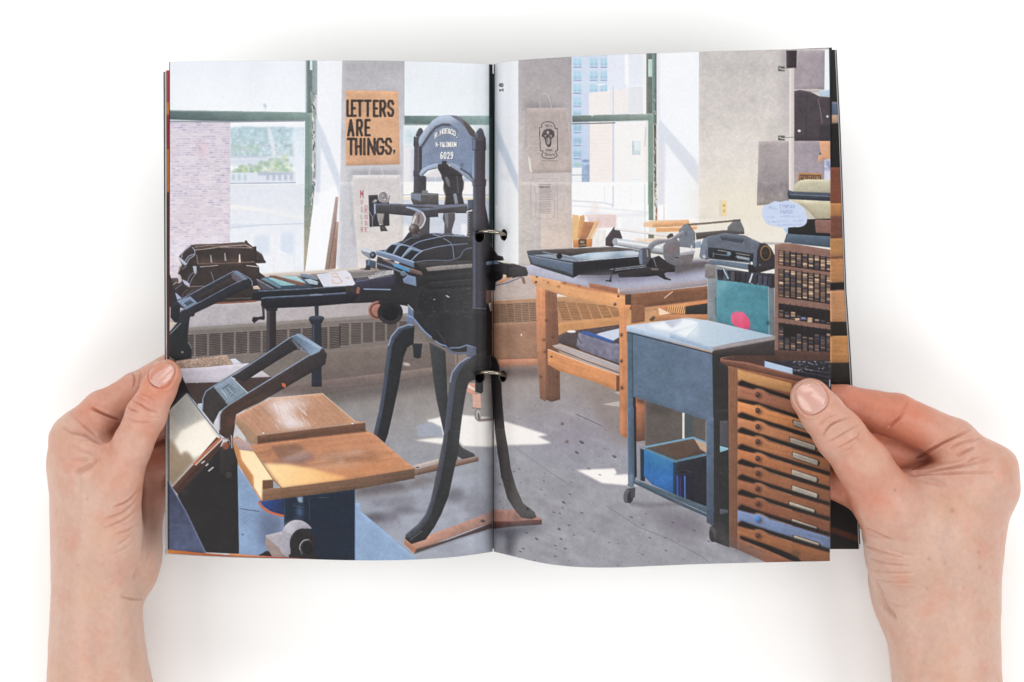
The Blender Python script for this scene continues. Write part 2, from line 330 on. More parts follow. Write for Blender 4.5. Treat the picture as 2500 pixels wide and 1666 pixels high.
    for ch,y,h in (('R',1184,70),('O',1276,34),('S',1334,36),('E',1396,40)): text('B',ch,123,y,20,h,6,red,a=.62)
    poly('B',[(155,1086),(240,1082),(352,1150),(356,1378),(165,1390)],(72,70,76))
    line('B',[(160,1240),(195,1300),(192,1390)],4,(200,196,200)); line('B',[(215,1265),(190,1320)],3,(200,196,200))
    poly('B',[(245,1100),(262,1060),(310,1042),(350,1068),(362,1110),(345,1150),(300,1160),(258,1140)],(206,202,204),sm=True)
    for r in (50,38,27,17,8): line('B',crom([(306+r*math.cos(q*1.05+r)*1.05,1103+r*math.sin(q*1.05+r)) for q in range(6)],False),5,(80,76,82))
    poly('B',[(185,1160),(215,1128),(245,1130),(228,1152)],(200,196,198)); line('B',[(185,1160),(240,1132)],3,(70,70,76))
    poly('B',[(232,1240),(310,1240),(290,1350),(300,1372),(262,1380),(245,1320)],(206,200,196))
    for i in range(7): line('B',[(240+i*10,1250),(262+i*4,1360)],3,(90,86,88),a=.8)
    poly('B',[(262,1375),(302,1362),(340,1430),(272,1432)],(76,72,76)); 
    for i in range(4): line('B',[(275+i*9,1385),(288+i*14,1428)],2,(180,176,176),a=.7)
    # below the windows: sill, wall, radiator, floor
    poly('E',[(60,865),(400,860),(1420,800),(1960,765),(2500,740),(2500,860),(60,900)],(150,132,124),n=(.1,12))
    poly('E',[(900,820),(1430,790),(1960,755),(1960,790),(1500,830),(900,860)],(226,216,206),a=.8,b=2)
    box('E',60,860,230,1120,(90,78,74),n=(.15,14))
    poly('E',[(60,900),(2300,850),(2300,1110),(60,1130)],(70,60,60),n=(.2,20))
    poly('E',[(60,1118),(700,1092),(2300,1020),(2300,1240),(60,1350)],(190,184,190),g=((300,0),(1500,0),(186,178,180)),n=(.02,20))
    line('E',[(60,1120),(700,1096),(960,1080)],16,(150,96,74))
    poly('E',[(60,1352),(700,1310),(1960,1222),(2960,1170),(2960,2000),(60,2000)],(134,124,120),n=(.04,20))
    line('E',[(60,1362),(700,1322),(1960,1236),(2500,1205)],28,(156,150,146),a=.7,b=3)
    def louvre(t,x0,y0,x1,y1,k0,k1,dc,bc,rows):
        for i in range(rows):
            f=(i+.5)/rows
            line(t,[(x0,y0+(k0-y0)*f),(x1,y1+(k1-y1)*f)],abs(k0-y0)/rows*.62,dc,a=.9)
        line(t,[(x0,y0-4),(x1,y1-4)],5,bc,a=.5); line(t,[(x1+5,y1),(x1+5,k1)],7,(158,148,142),a=.4)
    for x in range(260,1700,128):
        f=x/1960; y0=1420-110*f; louvre('E',x,y0,x+102,y0-6,y0+212,y0+200,(62,54,56),(150,140,136),13)
    for x in range(35,720,115):
        f=x/690; y0=1295-25*f; louvre('F',x,y0,x+88,y0-3,y0+215-60*f,y0+212-62*f,(78,68,66),(160,150,144),13)
    poly('L',[(-450,380),(0,345),(330,300),(1200,300),(1200,560),(300,700),(-450,860)],(134,122,116),n=(.03,20),g=((0,300),(0,750),(120,106,102)))
    line('L',[(-450,720),(0,665),(700,580)],4,(96,86,84),b=1)
    poly('K',[(500,80),(1960,-90),(1960,60),(860,200),(500,220)],(128,112,108),n=(.04,12),g=((900,0),(1960,0),(146,130,124)))
    line('K',[(860,130),(1500,60),(1960,-20)],4,(96,84,82),a=.8)
    # floor
    poly('S',[(600,985),(800,965),(900,945),(1060,925),(1206,905),(1206,1400),(600,1400)],(154,147,144),g=((0,960),(0,1180),(164,168,180)),n=(.05,22),b=2)
    poly('S',[(640,975),(900,938),(1060,915),(1206,900),(1206,925),(1060,945),(900,972),(720,1000)],(112,104,102),b=10,a=.9)
    poly('S',[(1020,1000),(1206,960),(1206,1070),(1020,1075)],(172,166,164),a=.6,b=14)
    for (x,y,rx,ry,a) in ((960,1225,60,10,.5),(935,1265,42,14,.65),(1110,1215,26,14,.45),(900,1195,60,14,.3),(990,1250,40,9,.3)): ell('S',(x,y),rx,ry,(118,112,124),a=a,b=5,rot=-.08)
    poly('K',[(1200,1080),(1770,975),(2000,920),(2100,960),(1700,1080),(1210,1150)],(110,98,92),b=9,a=.75)
    for (x,y,rx,ry,a) in ((905,1264,34,10,.6),(985,1243,26,8,.5),(1165,1240,30,40,.25),(940,1190,70,10,.35),(1112,1205,20,14,.4)): ell('S',(x,y),rx,ry,(92,88,98),a=a,b=5,rot=-.1)
    for i in range(90): x=R_.uniform(830,1200); y=R_.uniform(1110,1370); ell('S',(x,y),R_.uniform(8,26),R_.uniform(2,7),R_.choice([(196,200,214),(128,126,138),(150,148,158)]),a=.25,b=3,rot=-.15)
    for i in range(260): x=R_.uniform(820,1204); y=R_.uniform(960,1385); ell('S',(x,y),R_.uniform(.5,2),R_.uniform(.4,.9),R_.choice([(128,124,134),(110,106,116),(190,192,204)]),a=R_.uniform(.2,.6))
    ell('S',(1186,1160),34,60,(200,206,222),a=.25,b=16); ell('S',(1160,1310),40,50,(196,204,222),a=.35,b=16)
    # sunlit patch
    poly('L',[(555,1045),(700,1010),(910,995),(1180,1020),(1180,1300),(900,1290),(870,1250),(720,1275),(445,1235),(620,1215),(715,1210),(690,1140),(615,1085)],(245,240,236),b=.6)
    poly('L',[(600,1060),(700,1110),(715,1210),(600,1200),(480,1200),(450,1100)],(166,170,184),b=2)
    ell('L',(362,508),36,12,(214,206,200),rot=.2,b=2)
    # back legs of the press and what stands behind
    poly('L',[(825,415),(940,405),(945,520),(830,520)],(150,130,120)); line('L',[(850,420),(850,515)],14,(120,102,96))
    poly('L',[(935,690),(1020,690),(1020,820),(938,770)],(214,160,138)); poly('L',[(935,690),(1018,740),(1018,765),(935,720)],(236,214,208))
    poly('L',[(995,800),(1070,790),(1075,930),(1000,925)],(226,180,164),n=(.05,8)); line('L',[(996,925),(1072,932)],8,(150,110,100))
    ell('L',(1045,992),34,60,(150,144,144),rot=-.1); ell('L',(1052,998),22,50,(196,188,184),rot=-.1); ell('L',(1053,1005),10,34,(110,104,106),rot=-.1); line('L',[(1060,1045),(1180,1035)],26,(118,104,100),a=.8,b=3)
    poly('L',[(580,300),(735,380),(740,500),(760,900),(740,1060),(720,1170),(700,1080),(650,850),(620,660)],(78,80,84),g=((580,0),(760,0),(64,64,68)))
    poly('L',[(840,1240),(900,1310),(1010,1365),(1020,1390),(900,1420),(870,1400),(840,1380)],(70,68,72),sm=False)
    # plank under the far legs
    poly('M',[(420,380),(800,275),(1000,290),(1230,255),(1240,300),(980,368),(520,465),(420,480)],(150,124,114),n=(.05,8))
    poly('M',[(480,362),(800,275),(800,330),(540,400)],(190,176,170)); poly('M',[(520,425),(800,352),(980,330),(1235,262),(1240,305),(980,368),(520,470)],(128,100,88)); ell('M',(550,376),20,8,(80,70,70))
    # far left leg of the press
    poly('L',[(440,140),(380,125),(280,160),(210,240),(185,330),(165,480),(140,700),(100,950),(48,1170),(155,1262),(185,1180),(235,960),(290,700),(335,440),(370,350),(430,310)],(54,55,60),n=(.06,9))
    poly('L',[(420,140),(380,125),(280,160),(210,240),(185,330),(165,480),(140,700),(100,950),(48,1170),(85,1190),(135,960),(175,700),(205,480),(225,340),(260,260),(330,180),(430,155)],(88,96,116),a=.85)
    line('L',[(425,135),(380,128),(280,165),(215,245),(190,330)],9,(168,184,210),b=1)
    # front leg
    poly('L',[(1020,440),(950,445),(860,500),(800,580),(775,680),(760,800),(745,950),(720,1180),(700,1330),(678,1420),(848,1420),(865,1250),(895,1000),(935,760),(960,680),(1030,650)],(56,57,61),n=(.06,9))
    poly('L',[(1005,440),(950,445),(860,500),(800,580),(775,680),(760,800),(745,950),(720,1180),(700,1330),(678,1420),(735,1420),(760,1250),(800,950),(830,700),(870,580),(930,500),(1010,465)],(90,95,112),a=.85)
    line('L',[(1005,437),(950,445),(865,500),(800,585),(778,680)],10,(160,174,204),b=1)
    # plank under the near legs
    poly('M',[(700,1130),(1200,945),(1395,870),(1400,1005),(1260,1040),(560,1300),(510,1330),(403,1235),(405,1180),(600,1200)],(196,150,132),n=(.05,10),g=((500,0),(1390,0),(178,136,124)))
    poly('M',[(545,1290),(900,1190),(1390,1000),(1395,1060),(1000,1180),(520,1348),(505,1310)],(98,84,80),g=((500,0),(1390,0),(76,52,50))); line('M',[(520,1345),(900,1225),(1390,1062)],14,(130,128,140),a=.5,b=5)
    poly('M',[(403,1190),(540,1290),(515,1345),(403,1240)],(186,128,104)); ell('M',(1285,980),26,15,(88,66,64)); 
    poly('M',[(860,-40),(1030,-40),(1010,200),(965,400),(900,700),(820,900),(740,1050),(640,1190),(480,1240),(410,1180),(420,1130),(560,1010),(640,900),(700,740),(740,560),(780,360),(840,60)],(56,57,60),n=(.06,9))
    poly('M',[(850,-40),(890,-40),(890,60),(840,360),(800,560),(750,740),(700,920),(620,1040),(480,1180),(410,1160),(420,1130),(560,1010),(640,900),(700,740),(740,560),(780,360),(840,60)],(92,94,106),a=.8)
    line('M',[(425,1125),(560,1012),(640,905),(700,745)],9,(126,134,156),b=1); line('M',[(470,1195),(600,1090)],5,(140,148,164)); ell('M',(492,1106),13,9,(60,60,66))
    # --- press: back-left column, bar
    poly('U',[(818,440),(822,400),(850,340),(880,316),(910,335),(925,380),(915,440)],(90,92,102),sm=True); 
    poly('U',[(785,450),(920,440),(915,590),(905,1000),(970,1040),(965,1290),(780,1290),(785,1040),(790,600),(780,580)],(92,92,100),g=((785,0),(905,0),(78,76,84)))
    line('U',[(852,600),(848,940)],14,(128,118,126),b=2); box('U',778,940,905,1035,(86,84,94)); line('U',[(795,450),(792,580)],14,(60,60,70),b=1)
    poly('U',[(745,1280),(760,1268),(905,1272),(905,1240),(990,1240),(990,1275),(1148,1285),(1152,1450),(780,1450),(745,1370)],(100,98,98),n=(.05,10))
    poly('U',[(745,1285),(890,1290),(890,1400),(745,1360)],(132,140,158)); box('U',905,1240,990,1300,(130,130,136)); line('U',[(905,1300),(1148,1290)],7,(150,156,170))
    # elbow behind the arch
    poly('U',[(1150,860),(1440,900),(1500,1000),(1500,1060),(1525,1120),(1520,1200),(1492,1290),(1532,1450),(1235,1450),(1252,1320),(1218,1220),(1226,1110),(1196,1060),(1190,1010),(1150,940)],(70,66,70),n=(.06,14))
    poly('U',[(1240,1050),(1275,1035),(1310,1090),(1325,1190),(1290,1180),(1262,1120)],(120,118,124)); line('U',[(1300,1010),(1500,1020)],8,(40,38,42),b=1); line('U',[(1250,1300),(1500,1290)],7,(44,42,46),b=1); line('U',[(1420,1030),(1440,1270)],16,(104,100,106),b=2); poly('U',[(1365,1290),(1410,1280),(1440,1430),(1390,1440)],(146,150,164))
    line('U',[(1225,1200),(1250,1320),(1240,1430)],10,(200,170,150),a=.7,b=3); line('U',[(1525,1130),(1520,1230)],10,(220,190,170),a=.6,b=3)
    # --- head arch
    poly('U',[(855,520),(870,450),(960,330),(1060,210),(1160,145),(1280,128),(1400,135),(1500,180),(1600,270),(1690,380),(1680,480),(1640,500),(1660,640),(1650,1120),(1560,1060),(1430,930),(1330,860),(1260,845),(1120,850),(990,910),(900,1025),(862,1000),(905,930),(905,600),(860,580)],(140,150,170),n=(.05,14),g=((1000,200),(1500,1000),(132,148,178)))
    poly('U',[(855,520),(870,450),(960,330),(1060,210),(1160,145),(1280,130),(1330,140),(1400,190),(1440,230),(1330,265),(1240,258),(1130,290),(1040,370),(960,480),(905,580),(865,590)],(172,184,204),n=(.04,12))
    poly('U',[(1320,135),(1400,135),(1500,180),(1600,270),(1690,380),(1680,470),(1620,440),(1540,310),(1450,210)],(118,118,128)); poly('U',[(1500,190),(1600,270),(1690,380),(1670,460),(1600,400),(1530,270)],(100,86,86))
    line('U',[(890,610),(950,520),(1030,400),(1110,310),(1210,268),(1310,275)],30,(84,82,94),b=3); line('U',[(1310,275),(1400,330),(1440,370)],9,(96,104,124),b=2)
    poly('U',[(862,1000),(900,930),(1000,870),(1120,838),(1260,845),(1260,880),(1130,905),(1000,945),(920,1020),(890,1030)],(166,180,202)); line('U',[(905,1010),(990,940),(1130,908)],9,(70,64,70),b=1)
    poly('U',[(1290,830),(1400,850),(1510,930),(1640,1050),(1650,1125),(1560,1060),(1430,950),(1330,890)],(150,160,180)); line('U',[(1480,920),(1600,1000),(1650,1060)],24,(80,84,98),b=2); ell('U',(1492,868),14,24,(92,92,112),b=2)
    poly('U',[(1200,803),(1268,803),(1268,850),(1300,860),(1300,930),(1140,930),(1140,850),(1200,845)],(72,66,68))
    ivory=(255,252,246); sh=(70,78,98)
    def arc(x,y):
        dx=x-1268; return (x, y+(dx/170.)**2*78)
    for dx,dy,c in ((7,6,sh),(0,0,ivory)):
        text('U','R.HOE&CO.',1100+dx,330+dy,28,66,15,c,gap=1.37,fn=arc,a=.85)
        text('U','N-Y&LONDON',1112+dx,530+dy,21,66,11,c,gap=1.46)
        text('U','6029',1182+dx,680+dy,28,88,16,c,gap=1.78)
    # --- body of the press
    poly('F',[(900,430),(1000,440),(1250,470),(1290,300),(1290,110),(1310,110),(1420,110),(1500,520),(1560,640),(1600,650),(1700,730),(1720,800),(1560,880),(1530,900),(1525,975),(1440,1000),(1475,1160),(1475,1568),(1100,1568),(1000,1500),(900,1420),(830,1340),(745,1240),(740,1160),(690,1110),(640,1120),(420,1090),(0,1108),(0,990),(200,990),(260,900),(180,920),(470,800),(560,760)],(58,56,60),n=(.07,18))
    for i in range(8): ell('F',(R_.uniform(850,1300),R_.uniform(1000,1450)),R_.uniform(60,140),R_.uniform(40,90),(70,68,72),a=.25,b=16)
    poly('F',[(700,420),(820,430),(1260,460),(1290,650),(1080,700),(740,715),(600,640),(380,600),(470,590),(560,530),(640,500)],(66,64,70),n=(.06,12))
    # ribbed platen
    poly('F',[(465,605),(530,540),(600,522),(700,560),(820,600),(720,700)],(128,142,164)); 
    for q in ([(470,600),(530,540),(585,545),(545,630)],[(560,630),(620,545),(700,560),(625,660)],[(640,665),(725,590),(800,610),(715,700)]): poly('F',q,(56,58,66))
    for q in ([(545,630),(590,560),(640,540)],[(625,665),(690,590),(740,565)],[(715,700),(770,640),(830,600)],[(465,605),(530,540),(600,525)]): line('F',q,7,(176,194,220),sm=True)
    line('F',[(600,525),(720,560),(820,600)],11,(140,156,184),b=1)
    line('F',[(640,520),(760,460),(950,432),(1230,452)],8,(120,130,152),sm=True); line('F',[(720,555),(800,510),(950,475),(1050,458),(1250,460)],7,(150,164,192),sm=True); line('F',[(820,600),(950,565),(1080,545),(1260,530)],7,(150,164,192),sm=True)
    poly('F',[(830,600),(1070,548),(1075,640),(1060,690),(850,690)],(72,68,72),a=.9); poly('F',[(1085,548),(1260,532),(1220,620),(1150,680),(1090,690)],(64,64,72)); line('F',[(1030,480),(1110,540),(1130,680)],7,(142,154,182),sm=True); line('F',[(930,440),(1010,465)],10,(150,160,184))
    line('F',[(720,712),(900,690),(1080,690),(1180,660),(1230,590),(1300,570)],11,(110,114,132),sm=True)
    # drive rod and ball crank handle
    poly('F',[(800,260),(900,260),(895,440),(800,470),(790,400)],(92,88,92)); poly('F',[(1030,230),(1140,230),(1140,300),(1110,400),(1110,440),(1035,440),(1040,340),(1022,290)],(98,94,98)); poly('F',[(1040,240),(1075,240),(1075,400),(1050,340)],(132,134,142))
    line('F',[(1075,400),(1075,450)],22,(90,86,92)); ell('F',(1075,445),55,18,(100,100,110)); line('F',[(1030,452),(1120,452)],5,(170,176,190))
    poly('F',[(722,55),(740,45),(880,50),(985,60),(985,155),(740,150)],(94,90,92),a=0)
    poly('F',[(365,150),(460,145),(880,160),(1080,155),(1255,150),(1262,215),(1245,240),(1150,240),(1140,230),(980,240),(980,275),(860,280),(720,265),(600,255),(500,245),(380,240)],(88,84,90),n=(.05,12))
    line('F',[(370,152),(600,155),(880,170),(1080,165),(1250,155)],12,(118,126,150)); line('F',[(372,155),(374,238)],16,(170,184,214),b=1); poly('F',[(670,175),(800,190),(960,190),(900,175),(1250,158),(1250,170),(980,200),(860,215),(760,210)],(130,138,158),a=.7)
    poly('F',[(670,180),(740,190),(790,215),(845,240),(862,300),(840,350),(790,400),(740,420),(720,340),(740,260),(770,225),(720,205)],(150,142,146)); line('F',[(680,182),(760,200),(830,235)],16,(166,184,214),sm=True)
    line('F',[(830,240),(855,290),(830,360),(790,390)],12,(214,216,220),sm=True); line('F',[(760,270),(735,330)],16,(226,220,216),sm=True); line('F',[(795,260),(790,330)],14,(116,92,84),b=2)
    ell('F',(750,392),50,50,(96,84,86)); ell('F',(738,382),30,32,(140,128,126),b=3); ell('F',(728,370),10,9,(226,222,222),b=1); ell('F',(762,402),20,20,(66,52,54),b=4); poly('F',[(730,440),(790,440),(800,480),(725,480)],(98,96,104))
    # toothed spring
    box('F',1262,110,1310,500,(86,94,108)); line('F',[(1290,215),(1285,480)],50,(78,72,76))
    for i in range(10): line('F',[(1256,245+i*24),(1275,245+i*24)],8,(150,156,170))
    line('F',[(1255,225),(1300,212)],12,(206,206,212))
    # main near column
    poly('U',[(1690,470),(1700,390),(1740,335),(1765,320),(1800,345),(1825,420),(1830,480)],(88,86,100),sm=True); line('U',[(1715,400),(1715,460)],16,(122,134,160),b=3)
    poly('U',[(1640,475),(1700,460),(1845,470),(1850,640),(1840,650),(1835,1060),(1852,1080),(1850,1160),(1840,1180),(1840,2300),(1660,2300),(1660,1180),(1645,1150),(1645,1080),(1665,1060),(1665,650),(1650,640)],(84,80,92),g=((1660,0),(1840,0),(86,74,78)))
    line('U',[(1672,650),(1672,1060)],22,(126,146,184),b=3); line('U',[(1672,500),(1672,620)],34,(124,142,174),b=3); line('U',[(1680,1180),(1690,2400)],22,(100,108,132),b=5); line('U',[(1655,1070),(1665,1160)],16,(130,144,176),b=2)
    line('U',[(1650,642),(1845,645)],7,(58,56,68),b=1); line('U',[(1652,1168),(1845,1172)],7,(62,60,70),b=1); line('U',[(1800,700),(1800,2200)],34,(70,62,74),a=.7,b=8); ell('U',(1790,560),34,60,(66,60,72),b=8,a=.8)
    poly('F',[(1310,400),(1435,400),(1440,1160),(1310,1145)],(82,80,92),g=((1310,0),(1440,0),(66,60,66))); line('F',[(1325,420),(1325,1140)],16,(104,112,138),b=4); line('F',[(1372,420),(1372,1130)],26,(92,90,106),b=8,a=.7)
    line('F',[(1310,1145),(1470,1155)],7,(120,126,150),b=1); poly('F',[(1300,1150),(1475,1165),(1468,1600),(1280,1600)],(62,60,66),n=(.05,20),g=((1300,0),(1470,0),(40,36,40)))
    # tympan, bed and hinge at the left
    poly('F',[(380,600),(430,595),(745,705),(750,760),(640,720),(390,640)],(122,138,166)); line('F',[(385,598),(560,645),(745,706)],9,(176,194,222)); 
    poly('F',[(240,585),(262,570),(350,598),(385,640),(330,680),(245,620)],(150,154,166)); poly('F',[(240,585),(262,570),(350,600),(345,625),(250,598)],(206,214,226)); ell('F',(355,640),30,34,(62,66,76)); ell('F',(352,636),14,16,(120,136,160))
    poly('F',[(400,650),(470,680),(560,690),(560,780),(430,790),(390,760),(390,700)],(72,70,76))
    poly('F',[(440,680),(470,678),(820,800),(830,835),(700,800),(560,740)],(140,120,114)); poly('F',[(530,715),(580,725),(705,770),(705,805),(560,750)],(96,158,206)); poly('F',[(705,770),(820,805),(832,836),(705,805)],(122,100,98))
    line('F',[(400,720),(550,770),(690,830)],16,(120,130,150))
    poly('F',[(750,710),(1300,690),(1305,730),(850,790)],(76,72,74)); poly('F',[(860,760),(1000,742),(1305,722),(1305,760),(880,795)],(148,142,140),n=(.12,5)); poly('F',[(1440,700),(1520,690),(1560,715),(1440,730)],(130,140,166))
    poly('F',[(640,870),(690,830),(765,850),(770,938),(650,905)],(132,150,180)); ell('F',(645,815),28,26,(120,132,152)); poly('F',[(765,850),(1310,800),(1310,870),(900,905),(790,938)],(56,56,60))
    poly('F',[(310,680),(385,700),(380,770),(330,760),(290,880),(235,890),(290,760),(285,690)],(86,96,114)); line('F',[(320,690),(300,760),(255,870)],12,(130,144,170),b=1); line('F',[(310,760),(245,885)],50,(66,68,76))
    poly('F',[(135,920),(180,890),(250,885),(520,830),(580,850),(560,940),(300,990),(210,960),(150,960)],(70,68,84)); line('F',[(180,895),(530,836)],9,(110,120,150)); line('F',[(270,965),(520,970)],12,(146,160,190),b=1); line('F',[(215,960),(210,995)],30,(160,110,96))
    poly('F',[(170,820),(550,780),(560,830),(200,880)],(120,116,124)); poly('F',[(300,830),(420,790),(550,785),(550,820),(320,870)],(226,222,224)); 
    for i in range(6): line('F',[(200,815+i*9),(540,785+i*8)],3,(84,84,92),a=.8)
    # front rails going left
    poly('V',[(1395,990),(1420,975),(2352,930),(2800,900),(2900,940),(2900,1000),(2352,1100),(1395,1130)],(46,48,56)); line('V',[(1510,985),(2352,945),(2900,905)],14,(122,132,152)); line('V',[(1400,1000),(2352,962)],8,(90,104,124),a=.8)
    poly('V',[(1550,1110),(1580,1092),(2352,1045),(3000,1000),(3100,1060),(3000,1180),(2352,1235),(1590,1270),(1550,1220)],(48,48,58),n=(.06,10)); line('V',[(1560,1105),(1640,1088),(2352,1050),(2900,1015)],12,(140,156,184),b=1); line('V',[(1650,1103),(2352,1066),(2900,1030)],8,(92,108,130))
    poly('E',[(1480,1015),(1540,1008),(1600,1015),(1600,1025),(1480,1030)],(150,160,180),a=.6)
    box('V',1640,1265,1790,2100,(60,52,56)); box('V',1640,1265,1690,2100,(84,78,86)); poly('V',[(1620,1260),(1815,1255),(1810,1300),(1630,1300)],(52,50,58))
    poly('V',[(1560,1230),(1605,1230),(1612,1420),(1600,1450),(1520,1440),(1440,1500),(1405,1460),(1420,1400),(1500,1400),(1575,1385)],(58,54,60)); ell('V',(1440,1440),30,40,(48,44,48),rot=.3); line('V',[(1590,1260),(1595,1380)],8,(96,102,118))
    poly('E',[(1520,1125),(1560,1125),(1560,1225),(1615,1240),(1600,1275),(1585,1300),(1590,1900),(1492,1900),(1495,1310),(1465,1260),(1470,1235),(1525,1222)],(56,60,72),n=(.05,10)); ell('E',(1540,1238),72,20,(78,84,98)); line('E',[(1510,1310),(1508,1560)],10,(90,104,126),b=2)
    # coil / fan under the rail
    for r,c in ((92,(170,120,108)),(74,(90,66,64)),(60,(186,130,116))): ell('F',(400,1170),r,r*1.0,c,a=.9)
    ell('F',(520,1190),122,112,(48,46,50)); 
    for r in (100,86): line('F',[(520+r*1.1*math.cos(q*.3+.3),1190+r*math.sin(q*.3+.3)) for q in range(9)],4,(110,108,116))
    ell('F',(520,1190),80,76,(40,38,42)); poly('F',[(400,1085),(680,1080),(690,1130),(600,1110),(420,1110)],(52,50,54))
    # lower body edge highlights
    poly('F',[(690,1120),(745,1180),(745,1310),(675,1290),(675,1210),(690,1205)],(112,124,154)); line('F',[(680,1215),(745,1240)],9,(160,178,212))
    poly('L',[(430,60),(560,200),(640,280),(760,340),(950,400),(1030,430),(1170,430),(1170,330),(1170,0),(430,0)],(58,56,60),n=(.07,18),g=((450,0),(1170,0),(52,50,56)))
    line('L',[(440,80),(520,180),(600,250)],14,(126,150,192),sm=True,b=1); line('L',[(640,285),(690,318),(740,332)],11,(136,158,198),sm=True,b=1); line('L',[(780,352),(870,350),(940,325),(1025,350)],11,(136,150,186),b=1); line('L',[(740,345),(800,395),(870,408),(945,400)],24,(104,112,132),b=2); line('L',[(650,180),(740,310)],3,(150,146,150),a=.7)
    poly('L',[(415,310),(515,310),(505,380),(500,445),(470,455),(430,440),(425,360)],(58,60,66)); poly('L',[(940,330),(1030,350),(1030,440),(940,440)],(100,106,126))
    poly('L',[(1000,430),(1165,400),(1185,1240),(1185,1000),(1170,700),(1100,560),(960,680)],(50,48,52),a=.0)
    poly('L',[(980,440),(1170,350),(1180,560),(1020,640),(960,680),(900,560)],(56,56,60)); poly('L',[(1020,660),(1095,660),(1095,770),(1080,790),(1020,770)],(52,52,56))
    line('F',[(900,905),(1310,872)],6,(92,92,100),a=.7); line('F',[(870,960),(1300,930)],16,(38,36,40),a=.8,b=2); line('F',[(860,985),(1290,965)],5,(86,86,94),a=.6); line('F',[(1040,990),(1060,1330)],5,(80,78,84),a=.5,b=1); poly('F',[(790,1000),(1000,985),(1010,1180),(830,1240),(770,1120)],(48,46,50),a=.7,b=4); line('F',[(790,1000),(770,1120),(830,1240)],4,(88,90,98),a=.6)
    for i in range(60): x=R_.uniform(760,1290); y=R_.uniform(860,1250); line('F',[(x,y),(x+R_.uniform(4,26),y+R_.uniform(-3,10))],R_.uniform(2,4),(150,150,154),a=.5)
    ell('F',(1070,1035),20,6,(206,208,212),rot=.5); ell('F',(942,1065),9,4,(210,210,214))
    # --- stacked cast frames at far left
    poly('V',[(60,600),(120,800),(200,1100),(300,1250),(60,1250)],(62,56,60)); 
    poly('V',[(220,690),(240,620),(290,560),(350,590),(340,700),(240,760)],(140,116,106)); poly('V',[(245,430),(330,330),(430,250),(480,250),(1290,210),(1290,180),(1325,180),(1340,215),(1420,280),(1475,275),(1480,350),(1560,400),(1600,480),(1630,520),(1625,540),(1460,545),(1520,600),(1530,690),(1620,760),(1500,830),(1420,900),(1420,1080),(1000,1130),(200,1130),(170,1000),(140,890),(230,850),(250,780),(215,700),(300,580),(235,470)],(72,62,62),n=(.16,18))
    poly('V',[(480,250),(1290,215),(1400,280),(1420,300),(900,290),(560,335),(500,330)],(96,80,74)); line('V',[(490,330),(640,320),(900,280),(1300,250),(1390,290)],9,(206,190,186)); line('V',[(480,245),(870,235),(1280,205)],7,(120,104,100)); line('V',[(490,285),(700,262),(1250,262)],6,(196,180,178)); line('V',[(900,292),(1410,296)],8,(196,176,168))
    for q in ([(455,290),(485,330),(490,410),(400,480),(360,560),(335,570)],[(480,400),(400,430),(340,510)],[(430,265),(330,340),(290,400),(285,450)]): line('V',q,13,(170,176,198),sm=True)
    poly('V',[(230,450),(260,450),(350,530),(370,560),(330,575),(240,490)],(188,196,210))
    line('V',[(525,410),(540,550),(900,545),(1450,520)],10,(170,148,136)); line('V',[(540,560),(1600,530)],14,(96,74,68),b=2)
    poly('V',[(560,500),(1180,490),(1400,510),(1180,540),(570,545)],(150,124,104),a=.6,b=6)
    for x,y in ((740,410),(965,380)): poly('V',[(x,y),(x+14,y),(x+35,y+125),(x+5,y+125)],(172,166,166))
    poly('V',[(1200,400),(1215,400),(1225,530),(1195,530)],(236,222,210)); poly('V',[(1430,275),(1475,275),(1480,520),(1440,520)],(66,56,58))
    poly('V',[(1480,350),(1560,400),(1605,500),(1480,500)],(76,66,66)); line('V',[(1485,345),(1565,400),(1605,500)],6,(130,116,112),sm=True)
    line('V',[(580,600),(740,590),(860,575)],10,(196,184,182)); line('V',[(1320,580),(1520,600)],10,(220,206,200)); poly('V',[(460,590),(520,590),(525,690),(490,720)],(180,186,204))
    for q in ([(300,640),(340,600),(360,590)],[(490,680),(420,740),(370,850)],[(520,700),(450,790),(410,890)],[(750,680),(780,760),(800,830)]): line('V',q,9,(150,152,168),sm=True)
    poly('V',[(290,800),(360,830),(410,870),(410,930),(330,880)],(184,188,206)); line('V',[(410,915),(640,910)],9,(158,148,146)); poly('V',[(215,700),(270,740),(290,830),(240,870)],(200,192,196)); line('V',[(250,640),(220,700)],14,(214,196,188))
    line('V',[(150,885),(190,850),(235,850)],8,(220,206,206)); poly('V',[(180,1010),(210,1030),(285,1100),(215,1130)],(170,178,206)); line('V',[(180,960),(240,910),(290,880)],8,(140,140,156),sm=True)
    for q in ([(290,1080),(320,1010),(390,960)],[(360,1050),(420,1000),(480,960)]): line('V',q,6,(130,130,144),sm=True)
    poly('V',[(1420,910),(1500,900),(1545,960),(1430,960)],(206,184,170)); line('V',[(960,1110),(1400,1095)],7,(140,126,120)); 
    # type galleys on the sill
    poly('V',[(1475,810),(1500,790),(1760,940),(1700,965),(1560,965)],(96,92,102)); line('V',[(1480,800),(1750,950)],9,(160,170,188))
    poly('V',[(1545,780),(1580,768),(1700,760),(2352,800),(2352,930),(1840,960),(1800,950)],(74,98,116)); poly('V',[(1600,780),(1680,790),(1870,920),(1850,945),(1560,800)],(120,146,162)); poly('V',[(1660,780),(1900,750),(2120,752),(2260,850),(2170,890),(1870,905)],(150,196,204),g=((1700,0),(2200,0),(168,206,212))); line('V',[(1650,790),(1860,905),(2170,892)],6,(60,92,110))
    poly('V',[(1680,740),(1760,735),(2260,860),(2270,890),(2180,908),(1680,760)],(138,100,92)); line('V',[(1690,742),(1760,738),(2255,862)],8,(176,140,128)); 
